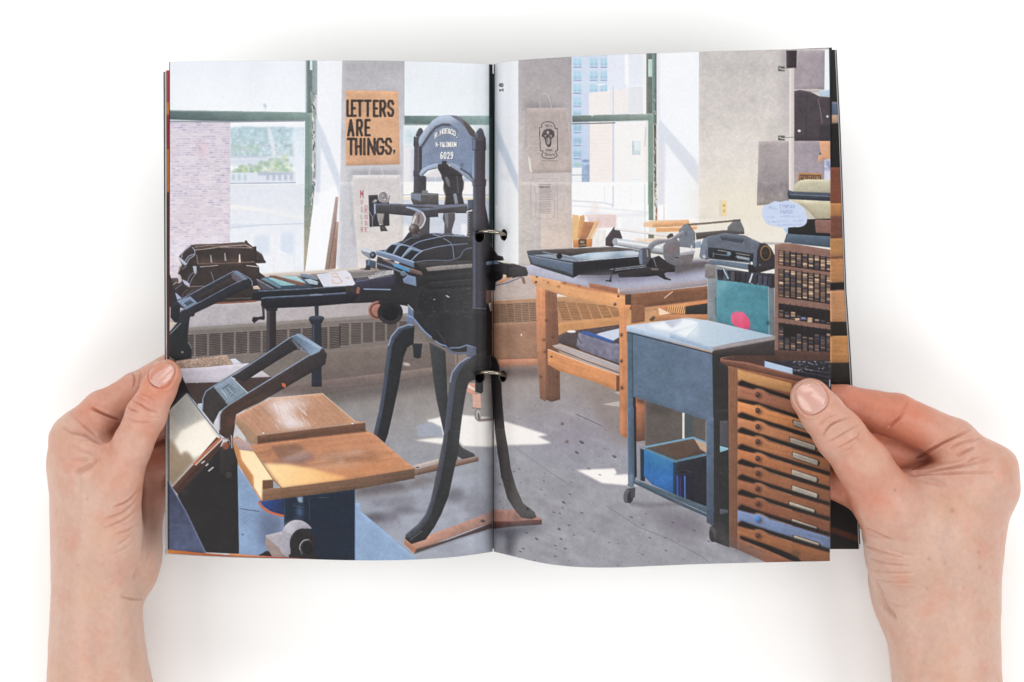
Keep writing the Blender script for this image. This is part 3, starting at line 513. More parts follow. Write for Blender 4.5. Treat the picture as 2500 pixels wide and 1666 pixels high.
    poly('E',[(1385,815),(1440,820),(1555,860),(1550,880),(1390,850)],(128,144,164)); poly('E',[(1380,845),(1550,880),(1600,930),(1480,930),(1420,870)],(52,62,74)); poly('E',[(1420,872),(1480,868),(1555,895),(1550,925),(1470,915)],(176,192,206))
    poly('E',[(1480,820),(1960,780),(2100,790),(2100,830),(1960,860),(1560,860)],(150,142,140)); 
    for i in range(9): line('E',[(1800,800+i*12),(2200,780+i*9)],4,R_.choice([(90,86,92),(180,176,180),(120,116,120)]),a=.8)
    poly('E',[(1540,825),(1820,782),(1865,820),(1910,915),(1890,930),(1608,945)],(216,218,231),g=((1600,0),(1900,0),(226,226,236)))
    for q in ([(1690,875),(1700,905),(1750,910),(1785,895),(1760,865),(1740,845)],[(1680,820),(1720,815),(1745,830)],[(1690,845),(1735,850)],[(1820,860),(1845,855),(1850,870)]): line('E',q,9,(232,172,130),sm=True,a=.85)
    # --- far handle (upper left)
    def handle(t,fr,bk,dk,md,hl):
        pass
    poly('V',[(105,1390),(110,1260),(140,1190),(210,1150),(1090,680),(1150,665),(1200,680),(1370,780),(1415,840),(1400,900),(1340,940),(900,1150),(500,1340),(480,1390),(420,1400),(410,1440),(380,1700),(250,1700),(240,1580),(100,1420)],(58,58,68),n=(.04,14))
    poly('V',[(540,1170),(440,1070),(1080,735),(1080,770),(1240,820)],(46,44,50),a=.0)
    poly('V',[(560,1150),(480,1090),(1080,760),(1200,850),(1000,930)],(70,62,64),n=(.12,12)); poly('V',[(700,1080),(900,970),(1010,900),(1130,880),(1000,940)],(56,50,54))
    poly('V',[(1075,720),(1110,700),(1260,800),(1190,860),(1090,790)],(110,102,112)); poly('V',[(1100,690),(1160,668),(1340,790),(1280,815)],(126,138,160))
    line('V',[(215,1150),(700,890),(1110,672),(1165,668),(1370,785),(1412,840),(1405,900)],9,(158,170,194)); line('V',[(255,1320),(340,1270),(560,1170),(1000,930),(1290,790),(1330,790)],9,(140,152,176)); line('V',[(240,1400),(245,1350),(270,1310),(340,1275)],9,(120,130,152))
    poly('V',[(215,1150),(420,1070),(545,1180),(350,1285)],(132,148,174)); poly('V',[(310,1180),(420,1125),(480,1170),(370,1230)],(96,108,130)); 
    for i in range(3): line('V',[(330+i*16,1190+i*12),(430+i*14,1140+i*12)],5,(60,68,84))
    line('V',[(300,1170),(350,1225)],6,(206,216,230)); poly('V',[(262,1250),(330,1270),(270,1300),(250,1330)],(190,184,190))
    poly('V',[(60,1220),(100,1230),(100,1400),(220,1550),(180,1600),(60,1600)],(190,170,160)); line('V',[(85,1420),(220,1560)],10,(150,164,190)); poly('V',[(110,1250),(210,1200),(260,1240),(255,1360),(220,1500),(105,1400)],(48,50,58))
    poly('I',[(155,30),(260,-60),(390,-60),(380,60),(385,180),(430,250),(430,370),(240,400),(155,340)],(48,50,54),n=(.08,16)); line('I',[(385,180),(412,210),(425,250)],6,(150,156,170),sm=True); ell('I',(320,295),14,12,(140,146,156)); line('I',[(165,85),(300,-50)],6,(170,180,196)); poly('I',[(155,-60),(260,-60),(160,60)],(200,190,180))
    # cork-topped box behind the near handle
    poly('I',[(350,640),(1000,600),(1380,590),(1450,640),(1100,900),(560,1000),(400,800)],(82,66,64),n=(.06,20))
    poly('I',[(890,380),(950,370),(1030,430),(930,445)],(206,212,224))
    poly('I',[(215,405),(500,370),(850,325),(880,370),(935,440),(600,475),(280,492)],(176,150,134))
    for i in range(420):
        x=R_.uniform(235,915); y=R_.uniform(335,485)
        if y>410-(x-215)*.125 and x<850+(y-325)*.6 and y<490-(x-280)*.08: ell('I',(x,y),R_.uniform(3,9),R_.uniform(3,6),R_.choice([(214,192,176),(150,118,100),(198,172,156),(226,210,198),(124,96,84)]),a=.85)
    poly('I',[(280,492),(600,475),(940,440),(1100,428),(1200,440),(900,650),(355,665)],(198,192,204),g=((300,0),(1100,0),(206,200,210)))
    poly('I',[(1135,600),(1270,515),(1370,590)],(206,200,208)); poly('I',[(1420,420),(1900,300),(1900,800),(1380,840),(1300,800)],(96,88,84),n=(.03,20),a=.0)
    line('I',[(290,560),(500,940)],10,(96,94,100)); poly('I',[(150,380),(240,400),(290,560),(480,900),(380,800),(200,950),(150,1060)],(44,38,42))
    # brown post things, mirror plate
    poly('I',[(500,915),(560,905),(560,1000),(540,1000)],(200,206,222)); poly('I',[(700,1130),(735,950),(790,885),(850,890),(850,930),(770,1010),(750,1200)],(212,210,222))
    poly('I',[(555,990),(560,830),(600,760),(700,690),(860,930),(760,1010),(700,1130),(690,1160)],(72,66,66),n=(.05,12))
    # near handle
    poly('I',[(700,690),(960,560),(1300,340),(1640,120),(1700,250),(1420,420),(1060,650),(930,600)],(62,58,62),n=(.04,14)); 
    poly('I',[(560,1000),(555,850),(590,770),(680,700),(960,530),(1300,320),(1600,120),(1700,75),(1740,85),(2000,270),(2000,460),(1600,690),(1380,820),(1280,880),(1100,960),(960,1040),(940,1200),(915,1380),(760,1270),(765,1050),(800,980),(860,930),(1100,780),(1840,330),(1640,130),(1300,340),(950,560),(700,700),(600,800),(580,1000)],(66,60,62),n=(.05,14))
    poly('I',[(1100,790),(1880,310),(2000,240),(2050,320),(2030,440),(1600,690),(1380,820),(1270,880),(1080,970),(960,1040),(945,1200),(915,1380),(760,1270),(770,1040),(850,930)],(70,64,66),n=(.06,14),g=((1900,350),(900,1100),(84,62,56)))
    poly('I',[(1380,820),(1270,880),(1080,970),(960,1040),(945,1150),(840,1200),(850,1100),(960,1000),(1200,860)],(134,92,74),a=.6,b=8)
    poly('I',[(1630,120),(1700,75),(1740,85),(1990,240),(1960,290),(1860,335)],(104,124,146),g=((1640,150),(1950,250),(150,170,192)),n=(.08,6)); line('I',[(1700,90),(1960,240)],24,(176,194,214),b=3,a=.7); line('I',[(1640,150),(1700,230),(1850,320)],26,(134,154,176),b=3,a=.6)
    line('I',[(560,1000),(565,850),(600,765),(700,695),(960,545),(1300,330),(1600,125),(1700,80),(1740,85),(2000,250)],11,(150,168,190)); line('I',[(765,1220),(770,1040),(800,985),(870,930),(1100,785),(1500,540),(1880,305),(1960,255)],12,(150,168,190))
    poly('I',[(690,710),(900,590),(1100,780),(870,930),(850,900)],(140,156,172),n=(.05,8)); line('I',[(905,590),(1100,780)],9,(200,212,222)); line('I',[(690,712),(860,925)],7,(78,86,96))
    line('I',[(800,760),(870,690),(1000,760)],5,(110,120,130)); line('I',[(790,745),(855,835)],6,(214,222,228)); line('I',[(795,735),(880,680)],8,(64,66,72))
    for i,(x,y) in enumerate(((890,700),(910,720),(930,740),(950,765),(850,730),(870,750),(890,775),(915,800))): line('I',[(x,y),(x-8,y+22)],5,(64,62,68)); line('I',[(x,y),(x+12,y+8)],4,(64,62,68))
    ell('I',(1535,690),24,22,(206,100,66)); line('I',[(1515,670),(1550,715)],12,(232,130,90))
    # bright plate at the left, black casting
    poly('I',[(155,1000),(370,785),(790,1330),(560,1600),(155,1600)],(176,172,164),g=((200,900),(500,1500),(216,208,196)))
    poly('I',[(215,960),(370,800),(560,1080),(400,1150),(300,1200),(220,1100)],(170,170,168),a=.8,b=8)
    poly('I',[(215,1380),(300,1240),(560,1105),(600,1100),(750,1330),(600,1500),(440,1560),(400,1490),(340,1480),(300,1530)],(250,244,232),b=3)
    poly('J',[(140,-60),(210,10),(290,150),(340,105),(400,150),(440,220),(190,510),(145,450)],(176,156,132),b=3,g=((200,0),(200,450),(150,132,112)))
    line('I',[(375,790),(560,1040),(780,1310)],14,(110,120,146)); line('I',[(385,790),(790,1320)],4,(206,212,226))
    poly('J',[(190,520),(440,250),(560,100),(700,-60),(770,-20),(740,60),(500,340),(260,610)],(96,62,52)); line('J',[(440,250),(600,90),(740,-40)],24,(204,120,84),b=2); line('J',[(460,260),(760,-30)],13,(226,206,200)); line('J',[(240,560),(560,220)],16,(70,52,52))
    poly('J',[(250,610),(500,340),(740,60),(860,-40),(935,40),(945,270),(975,360),(990,1285),(560,1265)],(50,46,48),n=(.06,20))
    poly('J',[(740,80),(860,20),(930,60),(930,270),(880,330),(740,380)],(62,56,58)); ell('J',(840,378),38,38,(78,70,70)); ell('J',(345,590),40,44,(60,54,56)); ell('J',(805,42),40,44,(150,92,74)); line('I',[(800,1330),(870,1330),(895,1400)],14,(150,134,130)); line('I',[(905,1290),(912,1440)],9,(190,196,214))
    for q in ([(530,240),(560,220)],[(580,270),(600,250)],[(610,330),(660,290)]): line('J',q,14,(206,206,214))
    poly('J',[(-20,300),(150,460),(350,800),(575,1275),(-20,1270)],(74,78,104),n=(.12,14),g=((150,600),(450,1250),(92,100,132))); line('J',[(150,460),(350,800),(575,1270)],12,(120,132,162),b=2)
    for i in range(60): ell('J',(R_.uniform(150,480),R_.uniform(700,1240)),R_.uniform(3,10),R_.uniform(2,6),(120,130,160),a=.4,b=1)
    # blue painted floor mat, drum, blue can
    poly('J',[(940,260),(980,330),(1200,600),(1700,700),(2353,700),(2353,790),(2700,1080),(3000,1350),(3000,1450),(960,1330)],(142,166,200),n=(.04,20),g=((1000,0),(2300,0),(150,174,206)))
    poly('J',[(1190,780),(1480,850),(1480,1060),(1250,1250),(1190,1100)],(104,112,140),b=12,a=.8); line('J',[(980,765),(1185,795)],7,(60,72,96)); ell('J',(1000,1062),8,8,(50,54,70))
    poly('J',[(1190,670),(1480,640),(1490,850),(1330,800),(1240,740)],(52,86,158),g=((1200,0),(1480,0),(46,58,100))); line('J',[(1190,690),(1240,760),(1340,815),(1480,850)],26,(206,112,76),sm=True)
    poly('J',[(1475,640),(2290,540),(2290,1360),(1475,1345)],(38,50,70),n=(.05,16)); line('J',[(1480,640),(1490,1300)],10,(56,76,100)); 
    poly('J',[(1625,630),(1690,625),(1690,700),(1640,690)],(150,168,190),b=2); poly('J',[(1625,740),(1690,760),(1680,860),(1620,840)],(84,106,140),b=4)
    for y in (700,720,730,860,880): line('J',[(1580,y),(1700,y+22)],5,(92,112,140),a=.7)
    line('J',[(1765,640),(1770,900)],5,(86,100,124),a=.7); line('J',[(1870,636),(1985,636)],6,(120,134,152),a=.7); line('J',[(2290,560),(2288,1340)],8,(96,120,160),b=1)
    # cutting boards
    poly('K',[(70,370),(400,205),(890,160),(1200,425),(1300,430),(1305,520),(270,640),(200,640),(50,440)],(196,150,124),n=(.05,30),w=(.8,.07,60,3),g=((300,300),(1200,450),(198,152,122)))
    poly('K',[(350,260),(480,220),(700,225),(760,270),(560,330),(660,430),(560,470),(430,440),(500,360),(400,320)],(240,230,232),b=12,a=.95,sm=True); poly('K',[(560,380),(800,460),(620,495),(520,480)],(236,226,230),b=7,a=.85); line('K',[(70,370),(400,205),(890,160),(1200,425)],5,(226,206,186))
    for i in range(26): x=R_.uniform(380,760); y=R_.uniform(240,470); line('K',[(x,y),(x+28,y+46)],4,(250,244,244),a=.7)
    poly('K',[(50,430),(75,390),(268,570),(265,640),(200,640)],(176,142,116)); 
    poly('K',[(190,655),(270,640),(1310,520),(1380,548),(1770,880),(1400,950),(500,1065),(420,990),(330,830)],(192,136,104),w=(-.12,.1,50,4),n=(.05,30),g=((300,700),(1500,800),(202,146,112)))
    poly('K',[(265,560),(1300,430),(1305,520),(270,635)],(124,88,72),w=(-.12,.08,50,3)); line('K',[(265,560),(1300,435)],12,(186,156,136)); line('K',[(270,640),(1310,524)],9,(96,58,44),b=2,a=.8)
    ell('K',(325,540),11,6,(236,230,226)); ell('K',(1178,448),11,6,(236,232,230))
    poly('K',[(400,670),(660,640),(730,700),(480,790)],(150,110,92),b=2,a=.8); poly('K',[(480,790),(740,710),(820,770),(700,840),(420,830)],(150,118,112),b=4,a=.8)
    for i in range(40): x=R_.uniform(450,1300); y=R_.uniform(700,870)-x*.03; line('K',[(x,y+20),(x+R_.uniform(60,180),y-4)],R_.uniform(3,9),R_.choice([(176,142,130),(160,116,96),(206,160,130),(186,156,146)]),a=.35,b=2)
    ell('K',(1065,812),18,22,(232,212,204),a=.9,b=4); poly('K',[(820,790),(1250,700),(1300,720),(900,810)],(214,186,172),a=.7,b=5); poly('K',[(760,860),(1250,820),(1230,870),(900,890)],(214,180,158),a=.6,b=6); poly('K',[(470,800),(740,712),(780,740),(600,800)],(196,180,178),a=.6,b=5); poly('K',[(820,780),(1380,765),(1470,800),(1000,800)],(120,84,66),a=.5,b=6); poly('K',[(660,615),(1300,545),(1380,560),(1440,650),(1000,700),(760,730)],(206,146,112),a=.6,b=8)
    poly('K',[(330,830),(560,838),(800,880),(1160,970),(800,1025),(500,1065)],(255,222,168),b=3,g=((400,900),(1100,980),(250,192,128))); poly('K',[(800,900),(1500,800),(1770,880),(1160,970)],(214,146,100),a=.55,b=10)
    poly('K',[(315,1075),(500,1065),(1130,985),(1770,880),(1775,975),(1200,1080),(312,1192)],(142,106,82),w=(-.12,.08,50,3),g=((400,1100),(1700,950),(118,92,78)))
    poly('K',[(30,590),(70,570),(190,645),(420,985),(315,1080),(312,1192),(240,1090),(90,850),(30,640)],(198,142,96)); poly('K',[(95,690),(240,720),(420,985),(318,995),(315,1080),(310,1190),(232,1060),(225,950),(110,790)],(255,228,184),g=((150,700),(300,1150),(255,236,198)),b=2)
    poly('K',[(60,580),(190,640),(240,715),(95,700),(40,620)],(184,158,156)); line('K',[(90,700),(115,800),(225,955),(232,1060),(310,1185)],9,(228,150,90),b=2); poly('K',[(318,992),(418,988),(420,1065),(318,1078)],(120,86,66)); line('K',[(240,715),(420,985),(500,1065)],7,(150,100,66))
    # roller carriage at the bottom
    poly('J',[(1180,1300),(1270,1250),(1560,1250),(1560,1400),(1180,1400)],(50,42,46)); poly('J',[(1265,1070),(1450,1025),(1540,1300),(1530,1320),(1340,1315),(1265,1190)],(178,174,180),n=(.06,8)); poly('J',[(1265,1080),(1440,1230),(1510,1320),(1340,1310),(1265,1190)],(164,146,142))
    poly('J',[(1440,1080),(1480,970),(1560,905),(1640,895),(1720,920),(1790,990),(1700,1000),(1560,1110),(1540,1320),(1430,1240)],(172,168,178),n=(.08,8),sm=True); ell('J',(1540,990),44,50,(236,234,240),b=8,a=.8)
    ell('J',(1690,1170),150,180,(52,48,50),n=(.15,4)); ell('J',(1735,1205),80,92,(66,62,64)); line('J',[(1655,1230),(1660,1180),(1700,1130),(1760,1120)],9,(190,188,192),sm=True); line('J',[(1680,1290),(1660,1230)],6,(150,150,156)); ell('J',(1745,1210),62,76,(40,38,42))
    box('J',1530,1290,1860,1420,(48,44,46))

def draw_right():
    box('S',1205,100,2115,1400,(232,228,224))
    # white reveal and shadow, frame at the fold
    poly('C',[(20,60),(258,60),(258,1700),(20,1700)],(233,236,243),g=((30,0),(258,0),(238,240,246)))
    poly('F',[(1505,-60),(1750,-60),(1750,740),(1540,640),(1500,560)],(233,237,243),g=((1500,0),(1750,0),(242,243,246)))
    poly('C',[(30,740),(90,900),(256,1300),(256,1460),(140,1200),(60,1010),(55,1568),(30,1568)],(198,209,224),b=2)
    poly('B',[(1340,-300),(1362,-300),(1362,1700),(1348,1700)],(46,58,62)); line('B',[(1364,-300),(1368,1700)],5,(170,186,190))
    line('C',[(45,60),(50,1568)],16,(218,224,234),b=4,a=.6)
    ell('C',(122,1300),16,14,(150,156,164),a=.7,b=5)
    text('C','18',0,0,32,34,8.5,(34,36,40),fn=lambda x,y:(76+y, 488-x),gap=1.5)
    # pillar
    poly('C',[(256,40),(768,40),(770,1700),(258,1700)],(176,170,173),g=((0,180),(0,1400),(206,196,195)),n=(.03,14))
    poly('G',[(62,-60),(578,-60),(582,580),(400,620),(62,740)],(203,193,190),g=((0,0),(0,500),(212,196,186)),n=(.02,14))
    poly('F',[(1750,-60),(1960,-60),(1960,620),(1850,760),(1750,730)],(203,194,191),n=(.02,14))
    # brown bag
    poly('C',[(320,600),(400,600),(620,612),(700,630),(700,660),(330,660)],(128,122,128),a=.7,b=8); line('C',[(465,640),(460,560),(480,510),(510,500)],6,(196,190,190),sm=True); line('C',[(575,645),(555,560),(520,505),(490,500)],6,(206,200,200),sm=True)
    line('C',[(345,650),(330,1030)],20,(150,144,150),a=.5,b=8)
    poly('C',[(340,648),(560,645),(712,645),(722,700),(768,1260),(388,1268),(350,1080),(320,1040),(345,1010)],(184,172,170),n=(.035,12),g=((0,650),(0,1260),(196,183,178)))
    line('C',[(340,648),(712,645)],5,(206,196,194)); poly('C',[(350,1100),(368,1130),(388,1268),(365,1240)],(232,226,222)); line('C',[(350,1008),(740,1008)],4,(214,204,202),a=.8); line('C',[(715,650),(768,1120)],5,(206,196,196),a=.7); poly('C',[(470,650),(520,650),(450,800)],(204,196,192),a=.5,b=4)
    ink=(92,84,88)
    line('C',[(480,800),(500,780),(545,773),(590,785),(605,815),(608,840),(630,838),(632,1050),(612,1055),(622,1085),(632,1100),(600,1122),(545,1130),(495,1118),(478,1098),(488,1080),(492,1052),(468,1052),(458,832),(478,828),(480,800)],7,ink)
    poly('C',[(510,850),(560,842),(598,870),(600,915),(575,940),(570,1000),(545,1018),(520,990),(505,930),(480,915),(490,875)],(96,88,92),sm=True); ell('C',(540,878),12,14,(186,176,172)); ell('C',(543,960),16,36,(176,166,164)); ell('C',(515,912),8,12,(170,160,158)); ell('C',(572,912),8,12,(170,160,158)); 
    for i in range(14): line('C',[(520+R_.uniform(-25,50),860+R_.uniform(0,100)),(530+R_.uniform(-30,50),880+R_.uniform(0,100))],4,R_.choice([(70,64,68),(160,150,150)]),a=.8)
    line('C',[(510,800),(530,825),(530,798),(550,825)],5,ink); line('C',[(556,805),(580,822)],4,ink)
    line('C',[(520,1055),(525,1035),(535,1052),(545,1036),(552,1055),(560,1038),(566,1055),(575,1040),(580,1055)],5,ink)
    line('C',[(503,1078),(530,1075),(516,1100),(540,1088),(550,1098),(562,1085),(572,1098),(585,1085),(600,1100),(604,1080)],5,ink)
    for i in range(14): line('C',[(485+i*11,1146),(490+i*11,1150)],4,ink,a=.7)
    for q in ([(545,1180),(500,1230)],[(550,1180),(545,1240)],[(555,1180),(600,1230)]): line('C',q,3,(206,196,192),a=.6)
    # type-written notice
    for d in (0,26): line('C',[(378+d,1330+d),(460+d,1322+d),(620-d,1322+d),(625-d,1360),(630-d,1700)],4,(170,160,162),a=.7); 
    line('C',[(378,1330),(372,1700)],4,(170,160,162),a=.7); text('C','THE',455,1396,10,12,4,(110,104,108)); 
    for i in range(8): box('C',490+i*9,1397,496+i*9,1407,(110,104,108),a=.8)
    for i in range(18): line('G',[(262+R_.uniform(-3,3),-35+i*16),(365+R_.uniform(-10,10),-35+i*16)],6,(150,142,146),a=.75)
    line('G',[(218,-20),(232,120),(228,270),(300,295),(390,285),(410,180),(385,60),(390,-20)],4,(168,160,162),sm=True,a=.8); line('G',[(180,-40),(188,300)],4,(180,172,172),a=.6); line('G',[(435,-40),(440,300)],4,(184,176,176),a=.6)
    # third window: tower, buildings
    box('C',768,60,1480,1700,(241,243,249)); box('C',768,60,935,1210,(196,209,234),g=((0,700),(0,1200),(176,197,228)))
    box('C',768,60,1110,500,(200,212,235)); box('C',1110,60,1285,470,(228,232,244)); box('C',1285,60,1460,430,(236,238,245)); box('C',1310,60,1440,420,(226,231,242),a=.7,b=3); box('C',1275,60,1312,420,(246,246,248))
    for cx,wd in ((822,76),(978,76),(1075,64)):
        for r,y in enumerate(range(165,1200,125)):
            if cx>900 and y>440: continue
            box('C',cx-wd/2,y,cx+wd/2,y+95,(160,204,226)); box('C',cx-wd/2,y+45,cx+wd/2,y+72,(134,184,214),a=.8); box('C',cx-wd/2,y+80,cx+wd/2,y+95,(124,150,196)); box('C',cx-3,y,cx+3,y+80,(190,214,232)); box('C',cx-wd/2,y+72,cx+wd/2,y+80,(204,216,236))
            if y>600: box('C',cx-wd/2,y+20,cx+wd/2,y+60,(110,140,176),a=.45,b=2)
    box('C',768,60,1110,1210,(236,240,248),a=.32)
    box('C',770,1200,935,1370,(196,210,232)); ell('C',(815,1185),24,16,(176,206,186),b=2); box('C',865,1180,940,1360,(160,178,206),n=(.1,5)); poly('C',[(870,1140),(935,1140),(935,1160),(870,1160)],(120,144,184),b=2); box('C',772,1215,862,1350,(240,242,244)); line('C',[(772,1285),(935,1285)],6,(130,150,180))
    for i in range(6): line('C',[(1005+i*14,425),(1040+i*10,415)],8,(244,246,250),a=.7)
    poly('C',[(932,498),(1310,462),(1310,700),(932,710)],(240,234,234)); box('C',1310,440,1450,695,(226,228,234)); line('C',[(1165,440),(1165,1360)],16,(214,219,233)); line('C',[(1140,470),(1140,700)],3,(220,218,226))
    poly('C',[(938,790),(1480,790),(1480,1370),(938,1365)],(243,235,232)); box('C',1175,790,1460,1400,(243,240,241)); line('C',[(1165,790),(1165,1360)],18,(206,213,230)); line('C',[(938,795),(938,1365)],5,(206,200,210))
    for i in range(14): line('C',[(940,830+i*38),(1140,832+i*37)],3,(232,218,216),a=.6)
    box('C',1345,960,1425,1090,(206,220,224)); box('C',1368,970,1420,1050,(226,236,242)); line('C',[(1350,960),(1355,1090)],7,(170,190,196)); box('C',1350,1325,1420,1400,(236,240,244)); line('C',[(1350,1325),(1420,1325)],3,(206,214,222))
    poly('C',[(768,1370),(1480,1385),(1480,1568),(768,1540)],(250,250,251)); line('C',[(768,1368),(1480,1380)],3,(220,220,228)); line('C',[(1085,1360),(1080,1568)],10,(240,228,222)); 
    poly('G',[(578,-60),(1310,-60),(1310,590),(578,570)],(247,247,249)); line('G',[(580,120),(880,140),(960,160),(960,185)],10,(206,211,224),b=2); line('G',[(580,165),(1300,230)],10,(214,217,228),a=.7,b=3); poly('G',[(700,230),(1000,250),(1300,240),(1300,262),(1000,270),(700,262)],(206,208,222),a=.6,b=3)
    line('G',[(885,-20),(885,150)],7,(222,226,234)); line('G',[(968,-20),(968,170)],14,(212,218,230)); line('G',[(1140,-20),(1140,150)],4,(230,232,238)); poly('G',[(720,268),(1000,258),(1000,370),(740,390)],(228,206,204),n=(.05,6),b=2); line('G',[(700,262),(990,258)],6,(236,198,176)); box('G',760,140,820,260,(236,222,218),a=.7,b=6)
    for i in range(5): box('G',1060+i*40,270,1082+i*40,500,(226,226,232),a=.7,b=4)
    poly('G',[(640,380),(900,400),(900,570),(600,570)],(236,232,230),n=(.05,4)); line('G',[(1270,-40),(1275,520)],14,(216,226,230),b=2)
    # frame
    poly('C',[(772,716),(1180,706),(1545,696),(1545,760),(1180,770),(772,778)],(108,122,118),g=((772,0),(1545,0),(150,166,158)),n=(.05,10)); line('C',[(772,795),(1180,785)],12,(132,134,130),b=1); line('C',[(1180,775),(1500,768)],9,(222,226,226)); line('C',[(772,716),(1500,700)],5,(186,196,194)); ell('C',(965,718),12,5,(240,226,216))
    box('C',1480,40,1545,695,(116,124,118),n=(.05,10)); box('C',1500,178,1538,345,(196,216,210)); line('C',[(1466,60),(1466,700)],14,(240,238,234),b=1); line('C',[(1485,60),(1485,690)],6,(160,166,162)); box('C',1538,40,1580,800,(134,160,152),g=((1538,0),(1580,0),(96,112,108)))
    poly('C',[(1500,700),(1550,700),(1552,1568),(1496,1568)],(128,152,142),g=((1500,0),(1552,0),(150,172,160))); line('C',[(1497,770),(1495,1568)],7,(222,230,230)); line('C',[(1478,830),(1466,1010)],10,(196,206,222)); 
    line('C',[(1565,780),(1568,1568)],22,(118,104,92)); 
    for i in range(40): y=R_.uniform(400,1560); line('C',[(1563+R_.uniform(-8,10),y),(1566+R_.uniform(-8,10),y+R_.uniform(14,50))],R_.uniform(4,10),R_.choice([(236,232,226),(70,62,58),(206,196,186),(90,90,86)]),a=.8)
    poly('G',[(1305,-60),(1352,-60),(1352,305),(1308,305)],(126,150,132)); line('G',[(1358,-60),(1356,300)],8,(226,222,214)); line('G',[(1385,100),(1380,300)],16,(176,122,96)); line('G',[(1383,120),(1380,180)],20,(190,196,200)); 
    for i in range(8): line('G',[(1378+R_.uniform(-6,8),-40+i*40),(1380,-20+i*40)],7,R_.choice([(236,230,220),(110,96,86)]))
    # white reveal 2
    poly('C',[(1585,40),(1970,40),(1970,1700),(1590,1700)],(240,243,249)); poly('G',[(1400,-60),(1790,-60),(1790,330),(1400,310)],(248,248,250)); poly('D',[(-70,60),(265,60),(265,1700),(-40,1700)],(242,244,249))
    poly('C',[(1612,755),(1960,1150),(1970,1350),(1660,970),(1655,1568),(1592,1568),(1590,770)],(219,223,233),b=2); poly('D',[(0,890),(262,1200),(262,1390),(0,1045)],(218,222,233),b=2)
    line('C',[(1595,60),(1600,740)],18,(228,228,238),b=5); line('G',[(1455,170),(1455,300)],4,(190,150,130)); poly('C',[(1590,1000),(1655,1000),(1655,1568),(1590,1568)],(228,222,226),a=.6,b=5)
    # grey wall
    poly('D',[(260,40),(1520,40),(1520,1700),(258,1700)],(202,196,195),g=((300,200),(500,1500),(228,221,214)),n=(.03,12))
    poly('H',[(258,-60),(1000,-60),(1100,560),(258,330)],(231,223,210),g=((260,0),(900,300),(236,228,210)),b=34); poly('H',[(258,280),(900,280),(1000,540),(258,460)],(234,227,216),b=10,a=.8)
    ell('D',(785,572),20,14,(160,154,156),b=5); ell('D',(1440,150),14,14,(120,114,124),b=4)
    poly('D',[(1040,400),(1125,260),(1125,900),(1060,900)],(176,170,176),b=10,a=.6); poly('D',[(1175,100),(1465,90),(1462,465),(1170,465)],(176,166,172),g=((1180,0),(1460,0),(166,156,164)),n=(.04,12)); poly('D',[(1170,300),(1260,200),(1180,465)],(140,132,140),b=8,a=.6)
    poly('D',[(1465,85),(1506,85),(1512,500),(1462,470)],(236,242,246)); poly('D',[(1395,490),(1510,465),(1512,530),(1440,540)],(186,206,224)); poly('D',[(1180,465),(1400,460),(1420,490),(1250,490)],(196,186,184))
    poly('D',[(832,962),(1120,958),(1122,1568),(815,1568)],(182,172,174),g=((0,960),(0,1568),(150,142,146)),n=(.04,12)); poly('D',[(1170,955),(1520,958),(1520,1340),(1170,1400)],(168,158,164),g=((1180,0),(1500,0),(160,150,162)),n=(.04,12))
    line('D',[(832,962),(815,1568)],6,(206,196,190)); poly('H',[(820,-60),(1110,-60),(1100,130),(900,160),(815,165)],(150,142,146),n=(.1,10),g=((0,0),(0,160),(170,160,154)))
    poly('D',[(1095,92),(1198,92),(1192,262),(1097,262)],(70,60,66)); poly('D',[(1050,100),(1095,100),(1095,250),(1060,240)],(150,144,150),b=6,a=.7)
    poly('D',[(1128,265),(1172,265),(1165,1430),(1128,1430)],(228,218,213),g=((1128,0),(1172,0),(206,196,196))); line('D',[(1132,270),(1130,1420)],7,(240,232,228))
    for y in (268,930): box('D',1018,y-24,1082,y+24,(108,108,104)); line('D',[(1030,y-6),(1060,y+8),(1130,y-2)],9,(206,202,196)); line('D',[(1082,y-4),(1178,y-8)],8,(150,144,140))
    poly('D',[(1172,480),(1230,470),(1330,490),(1410,530),(1515,540),(1518,958),(1172,958)],(88,80,86),g=((1180,0),(1500,0),(92,80,88)),n=(.05,18)); line('D',[(1400,560),(1425,680),(1440,790)],8,(130,122,132),sm=True); poly('D',[(1410,800),(1518,790),(1518,958),(1405,958)],(74,68,74)); ell('D',(1220,862),15,12,(230,228,228)); ell('D',(1490,725),12,12,(206,204,208)); line('D',[(1290,500),(1285,950)],12,(76,70,78),a=.6,b=4)
    poly('D',[(1408,960),(1520,960),(1520,1150),(1450,1130),(1395,1170),(1400,1110),(1430,1080)],(222,170,136)); ell('D',(1422,1082),10,10,(120,90,76)); poly('D',[(1462,1140),(1520,1130),(1520,1340),(1460,1340)],(214,216,230)); 
    for i in range(14): ell('D',(R_.uniform(1465,1515),R_.uniform(1150,1280)),8,14,(120,130,176),a=.6,b=2)
    poly('D',[(1215,1262),(1440,1268),(1442,1360),(1205,1360)],(190,142,98)); poly('D',[(1225,1278),(1430,1284),(1432,1360),(1218,1360)],(110,84,68)); text('D','CAUTION',1232,1298,20,44,6,(178,142,108),gap=1.36)
    poly('D',[(1160,1430),(1180,1370),(1230,1335),(1300,1325),(1525,1330),(1525,1470),(1160,1470)],(206,200,176),sm=False,n=(.02,20),g=((0,1330),(0,1450),(186,180,160)))
    poly('H',[(1110,15),(1160,30),(1530,45),(1530,125),(1120,105),(1105,60)],(86,92,106),g=((0,30),(0,120),(64,70,84))); line('H',[(1140,60),(1530,78)],7,(130,140,158),b=1)
    poly('H',[(1120,110),(1530,128),(1530,300),(1380,300),(1290,200),(1200,140)],(204,196,170),g=((0,130),(0,300),(180,172,148))); poly('H',[(1200,140),(1290,200),(1380,290),(1250,230)],(150,138,120),a=.6,b=6)
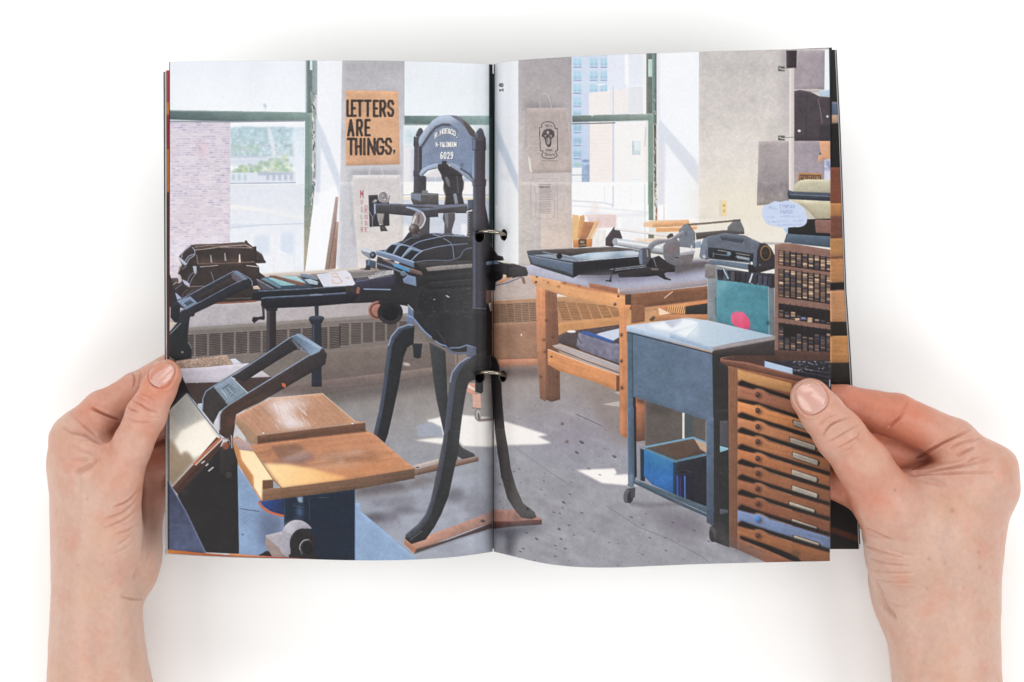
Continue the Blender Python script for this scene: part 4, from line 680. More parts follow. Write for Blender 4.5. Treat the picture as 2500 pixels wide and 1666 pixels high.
    poly('H',[(1110,300),(1530,290),(1530,470),(1110,440)],(52,46,50)); poly('H',[(1368,315),(1385,300),(1530,305),(1530,432),(1380,425)],(150,112,104),n=(.05,12))
    poly('H',[(1100,435),(1530,462),(1530,570),(1075,520)],(100,116,134),g=((0,440),(0,560),(84,98,116)),n=(.04,14)); line('H',[(1105,440),(1080,515)],8,(70,76,86)); poly('H',[(1070,385),(1115,380),(1100,440)],(168,204,236))
    # cloud shaped paper sign
    cl=[(865,200),(885,165),(935,150),(980,125),(1040,130),(1100,118),(1150,128),(1195,145),(1230,165),(1270,195),(1285,240),(1295,300),(1280,345),(1230,370),(1160,372),(1080,380),(1020,372),(960,362),(910,340),(880,300),(862,250)]
    poly('H',cl,(202,214,238),sm=True,n=(.02,16)); pen=(150,160,206)
    text('H','MILL',932,172,15,26,4,pen,a=.7); text('H','TYMPAN',1030,158,17,34,5,pen,gap=1.5,a=.85); text('H','PAPER',1042,210,16,32,5,pen,gap=1.5,a=.85)
    for y,xs in ((275,(910,1035,1100,1190)),(320,(920,960,1040,1160,1230)),(355,(1010,1060,1120,1210))):
        for x in xs: line('H',crom([(x+j*9,y+R_.uniform(-9,9)-(x-900)*.03) for j in range(9 if x<1180 else 5)],False),3.5,pen,a=.8)
    # light switch plate
    box('H',455,115,526,266,(214,202,190),a=.6); box('H',475,120,526,262,(238,216,168)); box('H',488,150,512,178,(206,180,130)); box('H',490,200,512,230,(212,188,140))
    # boxes & timber on the sill
    poly('G',[(578,250),(640,260),(650,440),(630,500),(578,500)],(232,190,140)); poly('G',[(650,265),(690,255),(697,300),(640,480),(625,470)],(222,166,112)); poly('G',[(690,320),(790,325),(720,480),(635,500)],(190,134,98)); poly('G',[(790,320),(832,305),(835,320),(760,480),(725,480)],(222,180,140)); poly('G',[(800,380),(825,375),(770,480),(745,480)],(236,206,176))
    poly('G',[(583,500),(770,480),(765,560),(585,570)],(206,140,88)); poly('G',[(635,490),(712,486),(712,562),(637,566)],(96,76,62)); text('G','OLD',655,505,10,16,4,(220,206,190)); line('G',[(645,545),(705,542)],5,(206,190,170))
    poly('G',[(1255,330),(1350,308),(1690,300),(1700,330),(1690,355),(1345,375),(1258,370)],(236,200,164)); poly('G',[(1345,335),(1690,305),(1692,355),(1345,375)],(222,170,126),w=(-.06,.05,40,3)); poly('G',[(1378,372),(1770,355),(1770,390),(1700,410),(1380,420)],(230,172,118)); line('G',[(1380,380),(1770,365)],8,(246,222,196))
    box('G',1305,440,1358,480,(120,126,104)); poly('G',[(1180,490),(1500,480),(1500,510),(1180,520)],(240,206,176),b=3)
    # wall under the window, radiator, floor on the right page
    poly('F',[(1440,860),(1560,850),(1960,820),(1960,1060),(1440,1085)],(196,178,174),g=((0,850),(0,1060),(206,190,182))); line('F',[(1495,1078),(1960,1052)],12,(214,198,186),b=2)
    poly('S',[(1197,736),(1330,727),(1480,720),(1830,705),(1830,900),(1197,900)],(168,132,108),g=((1197,0),(1480,0),(206,158,116)),n=(.03,16))
    def rad(t,x0,x1,yt,yb,n,dc,a=.85,sk=0):
        for i in range(n):
            xa=x0+(x1-x0)*i/n; xb=xa+(x1-x0)/n*.8; f=i/n; t0=yt[0]+(yt[1]-yt[0])*f; b0=yb[0]+(yb[1]-yb[0])*f
            for r in range(11): y=t0+(b0-t0)*(r+.5)/11; line(t,[(xa+sk*r/11,y),(xb+sk*r/11,y)],(b0-t0)/11*.6,dc,a=a)
    rad('F',1500,1920,(1110,1090),(1300,1270),6,(106,84,74),sk=14); rad('G',430,1020,(1085,1130),(1265,1230),6,(146,102,72),sk=60); rad('G',1280,1400,(1150,1140),(1180,1165),2,(166,130,100))
    poly('F',[(1500,1290),(1960,1275),(1960,1310),(1500,1325)],(186,150,126),a=.7)
    poly('L',[(1185,140),(1620,100),(1620,470),(1185,470)],(160,122,102),n=(.05,16),g=((1200,100),(1600,400),(172,130,104))); poly('L',[(1240,460),(1620,450),(1620,540),(1250,545)],(200,142,114)); line('L',[(1245,460),(1620,452)],6,(166,112,90)); ell('L',(1462,228),7,14,(232,206,186))
    poly('G',[(440,1290),(1030,1230),(1030,1420),(440,1420)],(206,152,106),n=(.03,16)); poly('N',[(245,100),(830,90),(830,300),(245,300)],(200,148,106),n=(.04,12),a=0)
    # floor
    poly('S',[(1205,898),(1310,894),(1500,890),(1830,880),(1830,1400),(1205,1400)],(164,152,146),g=((0,900),(0,1100),(162,161,170)),n=(.05,22),b=2)
    poly('S',[(1205,1130),(1830,1120),(1930,1400),(1205,1400)],(160,160,167),n=(.07,20),b=30,a=.9); ell('S',(1400,1060),130,60,(150,142,160),a=.4,b=30)
    poly('S',[(1210,898),(1320,895),(1320,920),(1215,925)],(112,94,90),b=8,a=.8)
    for i in range(160): x=R_.uniform(1210,1800); y=R_.uniform(960,1385); ell('S',(x,y),R_.uniform(8,34),R_.uniform(2,8),R_.choice([(188,188,198),(136,132,142),(156,150,156)]),a=.25,b=3,rot=.35)
    for i in range(330):
        x=R_.uniform(1206,1830); y=R_.uniform(930,1385); ell('S',(x,y),R_.uniform(.6,3.2),R_.uniform(.5,1.4),R_.choice([(122,116,128),(104,98,110),(190,192,202)]),a=R_.uniform(.25,.8),rot=R_.uniform(0,.8))
    for (x,y,r) in ((1376,1227,5),(1370,1316,4),(1365,1292,5),(1380,1340,4),(1310,1316,5),(1278,1340,4),(1373,1240,3),(1408,1105,6),(1420,1080,7),(1438,1145,5),(1500,1115,6)): ell('S',(x,y),r,r*.5,(96,92,102),rot=.5,a=.8)
    line('M',[(1640,140),(2010,410),(2306,600)],5,(126,122,132),a=.9); line('O',[(0,920),(300,1120),(620,1250),(920,1410),(1000,1480)],6,(126,122,134),a=.8); line('N',[(415,985),(665,1100)],7,(110,100,106))
    poly('L',[(1190,1030),(1280,1050),(1480,1110),(1715,1185),(1620,1200),(1750,1262),(1640,1275),(1220,1285),(1185,1290)],(247,241,238),b=.6); poly('N',[(665,892),(832,862),(832,915)],(240,234,230)); poly('N',[(775,775),(832,770),(832,800)],(232,220,212)); poly('O',[(-300,590),(70,565),(100,580),(90,625),(205,620),(205,715),(-290,660)],(236,230,226),b=1,a=0)
    poly('S',[(1408,1148),(1500,1144),(1506,1155),(1500,1160),(1535,1158),(1536,1180),(1560,1188),(1470,1180)],(248,243,240),b=.6)
    poly('S',[(1415,938),(1530,928),(1590,930),(1590,1080),(1540,1090),(1500,1080)],(146,130,122),b=12,a=.5)
    # right leg of the press
    poly('L',[(1168,420),(1215,445),(1250,520),(1268,700),(1285,940),(1310,1200),(1345,1450),(1365,1600),(1270,1600),(1230,1300),(1205,1100),(1185,900),(1170,600)],(44,38,42),n=(.06,10),g=((1180,0),(1300,0),(62,54,56))); line('L',[(1262,560),(1275,760)],5,(100,88,90),a=.7)
    poly('M',[(1400,855),(1640,850),(1900,925),(1950,960),(1950,1020),(1560,1040),(1400,1070)],(176,132,120),n=(.04,8)); poly('M',[(1400,985),(1600,985),(1860,965),(1950,965),(1950,1020),(1600,1045),(1400,1070)],(112,72,64)); poly('M',[(1650,870),(1730,960),(1720,980),(1620,985)],(140,104,96),a=.8,b=3)
    poly('M',[(1420,-60),(1530,-60),(1560,100),(1600,380),(1660,600),(1740,780),(1870,880),(1890,940),(1830,960),(1720,945),(1640,850),(1560,720),(1500,500),(1450,200)],(66,58,60),n=(.05,10),g=((1450,0),(1650,0),(88,82,82))); ell('M',(1790,840),20,16,(56,52,56))
    poly('M',[(1400,1060),(1950,1025),(1960,1060),(1700,1120),(1640,1200),(1620,1400),(1530,1330),(1560,1180),(1400,1110)],(70,70,84),b=9,a=.85)
    # press parts crossing the fold
    poly('F',[(1435,500),(1470,520),(1510,580),(1550,640),(1600,655),(1605,690),(1560,695),(1500,690),(1440,690)],(58,54,58),sm=False); line('F',[(1480,530),(1515,590),(1550,645)],7,(150,150,156),a=.7,b=1); line('F',[(1440,690),(1600,680)],16,(46,42,46))
    poly('F',[(1440,700),(1510,690),(1620,720),(1700,720),(1830,760),(1850,800),(1830,840),(1740,850),(1700,860),(1590,850),(1560,880),(1530,900),(1525,975),(1440,985)],(56,52,56),n=(.06,12)); poly('F',[(1440,705),(1515,692),(1570,722),(1440,735)],(126,140,164)); line('F',[(1620,720),(1740,735),(1830,765)],9,(110,100,102)); poly('F',[(1650,760),(1820,755),(1830,830),(1655,840)],(66,60,64)); line('F',[(1530,930),(1640,905),(1780,850)],11,(120,118,140)); line('F',[(1580,900),(1660,855)],9,(80,76,84)); poly('F',[(1560,880),(1700,845),(1640,880),(1560,915)],(222,160,120)); poly('F',[(1770,850),(1805,850),(1817,918),(1790,910)],(150,116,106)); ell('F',(1610,840),24,14,(246,214,180)); ell('F',(1520,840),80,50,(40,36,40),a=.9)
    poly('F',[(1440,980),(1490,975),(1490,1090),(1440,1110)],(120,92,84)); poly('F',[(1440,1100),(1475,1160),(1470,1600),(1440,1600)],(36,30,34))
    poly('L',[(1150,0),(1180,0),(1180,430),(1165,420),(1150,330)],(40,32,34)); 
    # big work table
    poly('G',[(130,740),(210,738),(1250,650),(1960,700),(1960,870),(1870,875),(1030,970),(740,905),(740,950),(160,830)],(186,186,204),n=(.02,20),g=((300,800),(1500,800),(198,200,220)))
    poly('G',[(600,860),(1000,780),(1500,760),(1870,740),(1870,790),(1500,860),(900,900)],(108,106,126),b=10,a=.8); poly('G',[(1380,700),(1960,690),(1960,760),(1550,810)],(116,108,112),b=6)
    poly('G',[(735,905),(1020,960),(1025,1020),(745,960)],(172,116,92)); poly('G',[(1025,965),(1870,872),(1870,930),(1085,1018),(1030,1015)],(170,160,166)); line('G',[(1018,965),(1018,1020)],10,(250,214,176))
    poly('G',[(170,830),(740,950),(1080,1020),(1085,1160),(700,1080),(430,1010),(230,945),(185,900)],(224,170,126),w=(.2,.06,60,4),g=((200,900),(1000,1050),(232,170,120))); line('G',[(480,905),(740,960),(1080,1020)],22,(166,110,84),a=.7,b=4); 
    poly('G',[(1083,1018),(1870,935),(1870,1070),(1300,1140),(1083,1162)],(140,98,76),w=(-.1,.07,60,5),n=(.04,20)); poly('G',[(1083,1018),(1140,1012),(1142,1160),(1083,1162)],(90,72,60)); line('G',[(1270,1145),(1870,1070)],16,(216,150,116),a=.6,b=3)
    for (x,y,r) in ((228,898,13),(985,1110,15),(1186,1118,12),(237,848,10),(1018,1032,12)): ell('G',(x,y),r,r,(70,62,64)); ell('G',(x-3,y-4),r*.5,r*.5,(160,150,150))
    for (x,y) in ((448,940),(345,905),(505,905),(640,935)): ell('G',(x,y),12,8,(130,76,54),b=1)
    line('G',[(1460,1050),(1510,1010),(1535,990)],11,(222,180,156),sm=True); poly('G',[(1400,1140),(1870,1075),(1870,1210),(1420,1210)],(206,140,96)); 
    for i in range(9): poly('G',[(1490+i*22,1130-i*4),(1502+i*22,1128-i*4),(1495+i*20,1195),(1480+i*20,1195)],(230,176,126)); line('G',[(1486+i*21,1140),(1478+i*20,1195)],5,(120,76,52))
    poly('G',[(1660,1130),(1870,1100),(1870,1205),(1655,1205)],(66,62,62)); poly('G',[(1400,1145),(1420,1150),(1520,1200),(1410,1215)],(246,216,186)); poly('G',[(1310,1250),(1370,1215),(1870,1210),(1870,1260),(1320,1275)],(196,138,100)); poly('G',[(1310,1260),(1350,1220),(1375,1240),(1340,1275)],(110,86,66))
    poly('G',[(230,950),(318,970),(320,1568),(240,1568)],(216,150,108),w=(1.57,.08,50,4),n=(.04,20)); poly('G',[(318,970),(430,1005),(440,1568),(320,1568)],(152,106,84),w=(1.57,.08,50,4),n=(.04,20))
    poly('N',[(35,-20),(125,-20),(130,870),(70,835),(50,400)],(206,142,104),w=(1.57,.08,50,4),g=((0,100),(0,800),(146,104,84))); poly('N',[(125,-20),(240,-20),(262,560),(265,845),(180,870),(128,845)],(142,98,78),w=(1.57,.08,50,4),g=((0,100),(0,800),(122,88,72)))
    for (x,y) in ((135,90),(195,250),(110,275),(235,630),(80,630),(120,390),(285,1080),(330,1250)): ell('N',(x,y),15,12,(96,64,50),b=2,a=.8)
    # tray and shelf
    poly('N',[(245,235),(340,190),(440,180),(830,130),(830,520),(250,300)],(96,84,86),n=(.05,14)); poly('N',[(590,230),(640,210),(830,165),(830,250),(760,290),(640,250)],(206,214,230)); poly('N',[(470,190),(560,205),(780,285),(770,310),(460,210)],(74,108,176)); line('N',[(440,190),(830,135)],9,(96,76,78)); poly('N',[(440,205),(760,310),(830,310),(830,500),(470,380),(420,330)],(130,128,146),n=(.14,8)); ell('N',(375,195),44,12,(240,236,232)); line('N',[(415,195),(440,260),(470,310)],5,(60,56,60)); line('N',[(250,300),(500,390),(830,510)],8,(84,74,72))
    poly('N',[(190,330),(260,315),(830,520),(830,600),(560,530),(260,390)],(186,172,168)); line('N',[(200,350),(500,470),(830,590)],9,(130,96,84)); line('N',[(330,355),(830,545)],14,(170,172,184),a=.8)
    poly('N',[(145,362),(240,395),(540,510),(830,610),(830,770),(540,660),(250,570),(148,510)],(216,150,104),w=(.3,.07,60,4),n=(.03,20)); line('N',[(150,365),(300,425),(500,500),(820,608)],7,(232,206,186)); poly('N',[(802,612),(832,620),(832,770),(802,765)],(136,84,62)); ell('N',(182,436),12,10,(110,72,56))
    poly('N',[(830,-60),(945,-60),(905,60),(905,1220),(840,1180)],(218,154,108),w=(1.57,.08,50,4),n=(.04,20),g=((0,200),(0,1150),(196,130,92))); poly('N',[(945,-60),(1075,-60),(1075,100),(945,120)],(150,104,80)); poly('N',[(985,830),(1080,850),(1080,1240),(990,1250)],(190,124,92),g=((0,900),(0,1200),(126,90,76)),w=(1.57,.08,50,4)); poly('N',[(985,830),(1080,850),(1070,890),(1010,880)],(110,80,66),b=3)
    for (x,y) in ((852,478),(856,736),(852,228)): ell('N',(x,y),12,18,(84,60,52),b=1)
    poly('N',[(1080,860),(1660,960),(1660,1300),(1080,1290)],(108,100,96),n=(.05,20),b=2); poly('N',[(1100,880),(1350,930),(1300,1000),(1100,950)],(84,76,74),b=8,a=.7)
    # proof press on the table
    poly('W',[(-20,395),(170,385),(300,400),(500,430),(500,470),(0,545)],(176,190,206),g=((0,400),(450,450),(190,200,214)))
    poly('G',[(140,600),(195,592),(960,560),(1240,590),(1220,640),(600,700),(585,860),(560,850),(180,730),(150,640)],(78,80,88),n=(.05,10)); poly('G',[(165,645),(580,720),(580,830),(520,800),(200,720),(185,690)],(102,116,136)); line('G',[(160,645),(580,722)],7,(150,160,180)); poly('G',[(200,600),(940,562),(1200,585),(1180,612),(560,640),(300,605)],(98,88,84)); line('G',[(195,592),(950,560)],6,(170,166,168))
    poly('G',[(560,650),(720,620),(1100,598),(1230,600),(1225,650),(730,690)],(176,192,208),g=((700,0),(1200,0),(150,168,188))); poly('G',[(760,640),(1000,605),(900,660),(740,685)],(222,232,238),b=5); poly('G',[(1090,610),(1240,600),(1220,640),(1050,640)],(230,230,234),b=4); poly('G',[(190,640),(450,625),(720,685),(600,705)],(150,160,176))
    for i in range(16): x=300+i*20; line('G',[(x,610+i*4),(x+26,625+i*4)],7,(74,84,98)); line('G',[(x+3,606+i*4),(x+20,612+i*4)],3,(180,190,204))
    line('G',[(290,610),(640,685)],5,(200,208,218),a=.7); ell('G',(453,650),28,28,(46,46,50)); poly('G',[(590,705),(1210,655),(1450,680),(1560,740),(1560,800),(900,830),(640,830),(585,860)],(50,48,54),n=(.08,10)); poly('G',[(640,820),(1100,770),(1300,820),(900,850),(620,850)],(112,108,118),a=.7,b=4)
    poly('G',[(895,480),(975,370),(1030,400),(1055,470),(1050,500),(960,560),(895,550)],(84,76,80)); line('G',[(990,388),(1100,400),(1560,460)],20,(236,230,228)); line('G',[(990,398),(1560,472)],5,(180,176,182),a=.8)
    poly('G',[(985,478),(1010,480),(1380,530),(1450,560),(1450,640),(1330,620),(1180,590),(985,540)],(190,194,200)); line('G',[(1000,505),(1420,565)],20,(240,242,244),b=3); line('G',[(990,540),(1330,600),(1450,620)],9,(132,134,142),b=2); ell('G',(985,512),24,34,(170,174,182)); line('G',[(1180,600),(1450,630)],8,(90,88,92),b=2)
    poly('W',[(930,290),(930,200),(1000,130),(1040,120),(1110,225),(1115,410),(930,390)],(128,134,146)); line('W',[(1035,125),(1110,228),(1115,405)],7,(84,88,98)); line('W',[(935,200),(1000,132)],6,(96,98,108)); ell('W',(1010,235),14,34,(100,106,118),a=.7)
    line('W',[(1040,135),(1200,125),(1580,90)],22,(124,110,96)); poly('W',[(1490,160),(1540,110),(1600,75),(1640,100),(1680,185),(1680,245),(1480,230)],(118,118,122)); line('W',[(1560,90),(1630,85)],24,(100,94,92)); poly('W',[(1120,230),(1450,200),(1680,215),(1680,245),(1450,250),(1130,310)],(96,90,88)); poly('W',[(1110,330),(1180,320),(1190,400),(1120,400)],(150,166,182)); line('W',[(1120,330),(1250,300)],24,(226,226,230),b=2,a=.7)
    poly('W',[(750,370),(800,320),(900,290),(940,340),(940,570),(890,610),(800,590),(750,500)],(126,124,130),n=(.04,10)); poly('W',[(560,420),(600,350),(680,305),(820,300),(900,250),(1000,200),(1010,215),(990,240),(880,310),(750,350),(660,380),(610,450),(600,500),(560,480)],(140,138,146),n=(.04,8),sm=True); line('W',[(600,355),(690,312),(820,302),(920,240),(990,205)],7,(182,184,194),sm=True); line('W',[(870,300),(960,270),(1000,240),(990,205)],14,(120,120,128),sm=True); ell('W',(845,425),26,46,(160,104,100),a=.6,b=6,n=(.2,4)); line('W',[(890,515),(930,518)],12,(64,58,62)); poly('W',[(790,270),(830,235),(860,240),(870,270),(800,300)],(90,80,82))
    poly('W',[(460,500),(480,420),(520,400),(600,410),(610,520),(560,600),(510,610),(490,520)],(96,96,106)); poly('W',[(465,490),(490,420),(510,440),(510,600),(480,590)],(130,142,166)); line('W',[(565,430),(570,500)],12,(180,160,140)); poly('W',[(620,520),(700,490),(780,560),(860,600),(880,650),(740,680),(640,640)],(64,58,60)); 
    poly('W',[(150,640),(200,630),(520,595),(560,610),(540,640),(230,690),(170,700)],(58,54,60)); line('W',[(140,650),(545,603)],9,(150,154,166)); line('W',[(190,662),(560,620)],6,(180,184,194)); line('W',[(260,690),(520,650)],8,(84,80,86)); line('W',[(190,650),(160,710),(140,770)],22,(60,56,62),sm=True); line('W',[(95,780),(150,785)],16,(48,46,52)); line('W',[(165,700),(150,745)],5,(150,154,164))
    poly('W',[(560,620),(740,640),(860,640),(760,700),(780,740),(840,765),(835,778),(760,765),(680,720),(560,735),(240,745),(230,700)],(62,56,62)); ell('W',(300,752),240,12,(140,140,168),b=4,a=.6); line('W',[(640,530),(670,620)],8,(140,138,146)); poly('W',[(600,635),(700,640),(690,660),(620,660)],(150,140,136),a=.7)
    poly('W',[(940,460),(1120,430),(1110,450),(1100,500),(940,540)],(166,164,172)); poly('W',[(940,490),(1100,470),(1100,500),(1080,560),(940,600)],(126,120,122)); poly('W',[(940,460),(1110,432),(1170,430),(1000,415)],(226,226,230)); line('W',[(1075,380),(1075,430)],20,(206,206,212)); poly('W',[(880,600),(1240,560),(1270,590),(1240,600),(900,700),(880,660)],(108,100,104),b=3,a=.7)
    # guillotine-like grey machine
    poly('W',[(1165,500),(1185,370),(1210,300),(1260,270),(1380,255),(1450,230),(1690,260),(1780,310),(1870,345),(1930,350),(1990,410),(2035,500),(2035,640),(1850,680),(1740,640),(1740,580),(1290,530),(1250,540),(1180,525)],(110,116,130),n=(.05,12))
    poly('W',[(1265,395),(1380,405),(1790,470),(1780,560),(1700,560),(1290,525),(1265,500)],(60,60,68)); line('W',[(1380,430),(1740,490)],7,(166,160,150)); line('W',[(1330,470),(1700,520)],8,(130,140,150)); ell('W',(1545,480),40,40,(50,54,62)); ell('W',(1505,470),24,22,(126,150,170)); line('W',[(1325,460),(1325,505)],16,(96,112,128)); poly('W',[(1590,490),(1740,520),(1740,550),(1600,525)],(150,160,170))
    poly('W',[(1210,300),(1250,290),(1260,400),(1215,520),(1175,515),(1190,370)],(128,136,152)); ell('W',(1220,505),18,20,(216,222,228),b=1); poly('W',[(1400,265),(1450,262),(1690,290),(1700,310),(1660,350),(1420,310)],(88,94,106)); line('W',[(1405,285),(1690,325)],6,(70,76,88)); line('W',[(1260,275),(1450,235),(1690,262),(1870,345)],5,(140,146,160)); line('W',[(1690,300),(1665,350)],5,(160,166,178))
    poly('W',[(1785,600),(1800,420),(1850,350),(1930,345),(1990,410),(2035,500),(2035,640),(1850,690)],(66,62,68),n=(.05,12)); poly('W',[(1780,610),(1800,420),(1850,352),(1860,355),(1830,430),(1820,620)],(104,112,130)); ell('W',(1925,462),62,86,(150,116,70)); ell('W',(1925,462),50,74,(64,56,54)); line('W',[(1890,455),(1960,450)],5,(100,88,76)); line('W',[(1890,475),(1960,470)],5,(100,88,76))
    poly('W',[(1280,540),(1400,545),(1740,590),(1780,630),(1720,655),(1280,585)],(112,126,144)); ell('W',(1765,580),12,18,(222,230,236)); ell('W',(1860,600),12,14,(110,104,110)); poly('W',[(1720,590),(1780,600),(1850,690),(2040,700),(2040,860),(1730,690)],(50,46,50)); poly('W',[(1870,330),(2230,345),(2200,360),(1960,365)],(196,192,190)); 
    # galvanised box with a turquoise sheet
    poly('H',[(318,730),(345,725),(980,850),(985,1420),(345,1260),(345,860),(318,850)],(150,156,160),n=(.05,12),g=((350,0),(980,0),(120,132,140)))
    poly('H',[(318,732),(420,745),(420,860),(345,862),(318,850)],(140,134,134),n=(.06,10)); poly('H',[(430,775),(985,820),(985,955),(840,910),(440,880)],(66,64,76),n=(.2,5)); 
    for i,x in enumerate((445,500,570,620,672,715,780,830,880,925)): y=780+i*8; poly('H',[(x,y),(x+38,y+6),(x+30,y+105),(x-4,y+95)],R_.choice([(84,84,104),(70,68,82),(96,90,100),(60,58,66)])); line('H',[(x+40,y),(x+34,y+100)],8,(44,42,48))
    line('H',[(495,775),(540,865)],10,(186,206,214)); line('H',[(770,820),(745,900)],16,(196,206,210)); line('H',[(512,770),(548,860)],5,(120,140,156))
    poly('H',[(430,880),(600,895),(925,940),(930,1405),(700,1345),(425,1280)],(96,152,166),n=(.06,16),g=((430,900),(930,1300),(82,142,158))); poly('H',[(430,885),(560,890),(520,960),(430,990)],(150,200,210),b=8,a=.7); line('H',[(925,945),(930,1400)],7,(150,176,184)); poly('H',[(345,865),(430,880),(425,1280),(345,1262)],(140,148,154),n=(.06,10)); line('H',[(422,1050),(425,1230)],9,(84,96,104),a=.7)
    for i in range(30): x=R_.uniform(440,900); y=R_.uniform(930,1300); line('H',[(x,y),(x+R_.uniform(-40,40),y+R_.uniform(-10,30))],3,(130,180,190),a=.3)
    ell('H',(920,1290),14,22,(50,96,112),b=2); poly('H',[(568,1240),(580,1200),(620,1182),(680,1190),(725,1230),(750,1290),(745,1330),(715,1358),(640,1330),(585,1300)],(232,106,142),sm=True,n=(.05,10),g=((620,1200),(700,1350),(222,84,120))); ell('H',(640,1215),36,20,(246,150,176),a=.6,b=8); poly('H',[(735,1330),(770,1330),(800,1370),(740,1365)],(110,120,150))
    # case of wood type
    poly('H',[(985,540),(1060,525),(1160,530),(1530,590),(1530,1568),(985,1568)],(146,112,102),n=(.04,20)); poly('H',[(985,545),(1020,540),(1018,1568),(985,1568)],(150,116,104)); 
    ya=lambda x,y: y+(x-1025)*.14
    for (yt,yb,dark) in ((595,735,0),(770,1040,0),(1100,1240,1),(1285,1600,2)):
        poly('H',[(1022,yt),(1530,ya(1530,yt)),(1530,ya(1530,yb)),(1022,yb)],(50,42,44))
        for c in range(9):
            x=1027+c*57; y=ya(x,yt)+6; ye=ya(x,yb)-4
            if dark==1: y=ye-R_.uniform(10,50) if c not in(0,1,2) else y+60
            if dark==2: y+=R_.uniform(20,140)
            while y<ye-4:
                h=R_.uniform(7,26); h=min(h,ye-y); col=R_.choice([(176,146,124),(150,122,108),(120,98,94),(84,80,92),(212,182,154),(120,98,92),(160,134,116)] if not dark else [(108,94,94),(70,62,68),(132,110,102),(84,78,90),(176,148,126)])
                poly('H',[(x,y),(x+40,y+4),(x+40,y+4+h-3),(x,y+h-3)],col); y+=h
            if dark==1: line('H',[(x+48,ya(x,yt)+5),(x+48,ye)],5,(130,112,104),a=.6)
            line('H',[(x+48,ya(x,yt)),(x+48,ya(x,yb))],9,(48,40,42),a=.7)
    for (x,y,c) in ((1180,1245,(206,176,150)),(1240,1235,(130,140,186)),(1300,1240,(196,170,140)),(1300,1262,(206,180,150))): box('H',x,y,x+42,y+20,c)
    # flat-file cabinet
    poly('Q',[(50,50),(260,-20),(840,0),(840,200),(620,200),(110,100),(50,78)],(96,70,62),n=(.05,12)); poly('Q',[(50,50),(240,70),(640,170),(840,210),(840,260),(560,200),(110,98),(50,78)],(132,88,74),w=(.2,.06,50,3)); line('Q',[(50,52),(240,80),(560,160)],5,(176,130,110))
    poly('Q',[(365,60),(840,60),(840,240),(565,155)],(60,56,64),n=(.2,6)); poly('Q',[(366,62),(566,115),(566,156),(366,105)],(186,206,230)); line('Q',[(366,62),(366,105)],5,(70,96,140))
    for i in range(60): x=R_.uniform(560,830); y=R_.uniform(65,135); line('Q',[(x,y),(x+R_.uniform(4,14),y+2)],4,R_.choice([(190,200,216),(120,140,160),(90,88,100),(220,226,232)]),a=.7)
    for y in (100,130,160): line('Q',[(560,y),(840,y+50)],4,(110,112,126),a=.7)
    box('Q',825,195,842,245,(190,206,236))
    poly('Q',[(110,98),(176,112),(176,1400),(118,1375)],(152,106,82),w=(1.57,.06,50,3),g=((0,300),(0,1300),(132,92,74))); poly('Q',[(176,112),(560,200),(840,260),(832,1500),(380,1490),(176,1395)],(152,100,74),n=(.05,20))
    poly('Q',[(176,122),(560,222),(556,290),(180,200)],(206,154,104),w=(.25,.06,50,3))
    ys=[(215,345),(330,460),(445,575),(555,690),(670,810),(785,925),(900,1040),(1010,1150),(1120,1260),(1215,1340)]
    rr=random.Random(3)
    for i,y in enumerate([238,350,465,572,690,795,905,1012,1120,1235]):
        sl=.295; X=lambda x:y+(x-178)*sl
        base=[(150,104,88),(186,130,92),(164,116,90),(160,112,84),(160,108,80),(142,98,76),(140,96,76),(132,88,72),(110,128,172),(144,98,74)][i]; base=tuple(min(255,int(c*k)) for c,k in zip(base,(1.2,1.16,1.08)))
        poly('Q',[(178,y-2),(290,X(290)-6),(330,X(330)-18),(400,X(400)-6),(832,X(832)),(832,X(832)+84),(178,y+78)],base,w=(.28,.07,50,3),g=((200,0),(830,0),tuple(int(c*.86) for c in base)))
        poly('Q',[(178,y-20),(205,y-40),(300,X(300)-40),(832,X(832)-32),(832,X(832)-6),(400,X(400)-6),(355,X(355)-24),(318,X(318)-22),(290,X(290)-8),(178,y-4)],(46,38,36),b=1) if i!=1 else poly('Q',[(178,y-20),(300,X(300)-36),(832,X(832)-24),(832,X(832)-4),(400,X(400)-6),(330,X(330)-20),(290,X(290)-8),(178,y-4)],(46,38,36),b=1)
        line('Q',[(300,X(300)-14),(335,X(335)-22),(400,X(400)-10),(560,X(560)-3)],6,(206,168,140),a=.45,b=1)
        kc=(96,64,54) if i!=8 else (70,128,196)
        ell('Q',(332,X(332)+28),19,21,(84,54,46),a=.7,b=3); ell('Q',(318,X(318)+22),17,20,kc); ell('Q',(312,X(312)+16),7,8,tuple(min(255,c+50) for c in kc),b=2)
        lx={1:572,2:549,3:567,4:560,5:563,6:543,7:560,8:575}.get(i)
        if lx:
            ly={1:485,2:607,3:712,4:834,5:948,6:1062,7:1185,8:1300}[i]
            poly('Q',[(lx-8,ly),(lx-4,ly-8),(lx+182,ly+50),(lx+196,ly+72),(lx+182,ly+100),(lx+174,ly+96),(lx,ly+40)],(90,62,50)); poly('Q',[(lx,ly),(lx+4,ly-2),(lx+178,ly+56),(lx+174,ly+92),(lx,ly+34)],(176,168,156),n=(.04,5)); 
            for j in range(10): line('Q',[(lx+22+j*14,ly+22+j*4.4),(lx+30+j*14,ly+24+j*4.4)],3,(120,112,108),a=.7)
    poly('Q',[(196,1300),(400,1370),(600,1450),(640,1500),(560,1480),(196,1325)],(40,32,32),b=1); poly('Q',[(178,1320),(380,1400),(560,1480),(400,1500),(176,1400)],(156,104,80),w=(.3,.05,50,3))
    ell('Q',(590,1430),30,22,(110,84,60),a=.8,b=3)
    # blue-grey utility cart
    poly('Q',[(-60,40),(0,40),(110,110),(118,1385),(0,1340),(-20,1000)],(62,60,62),n=(.05,14))
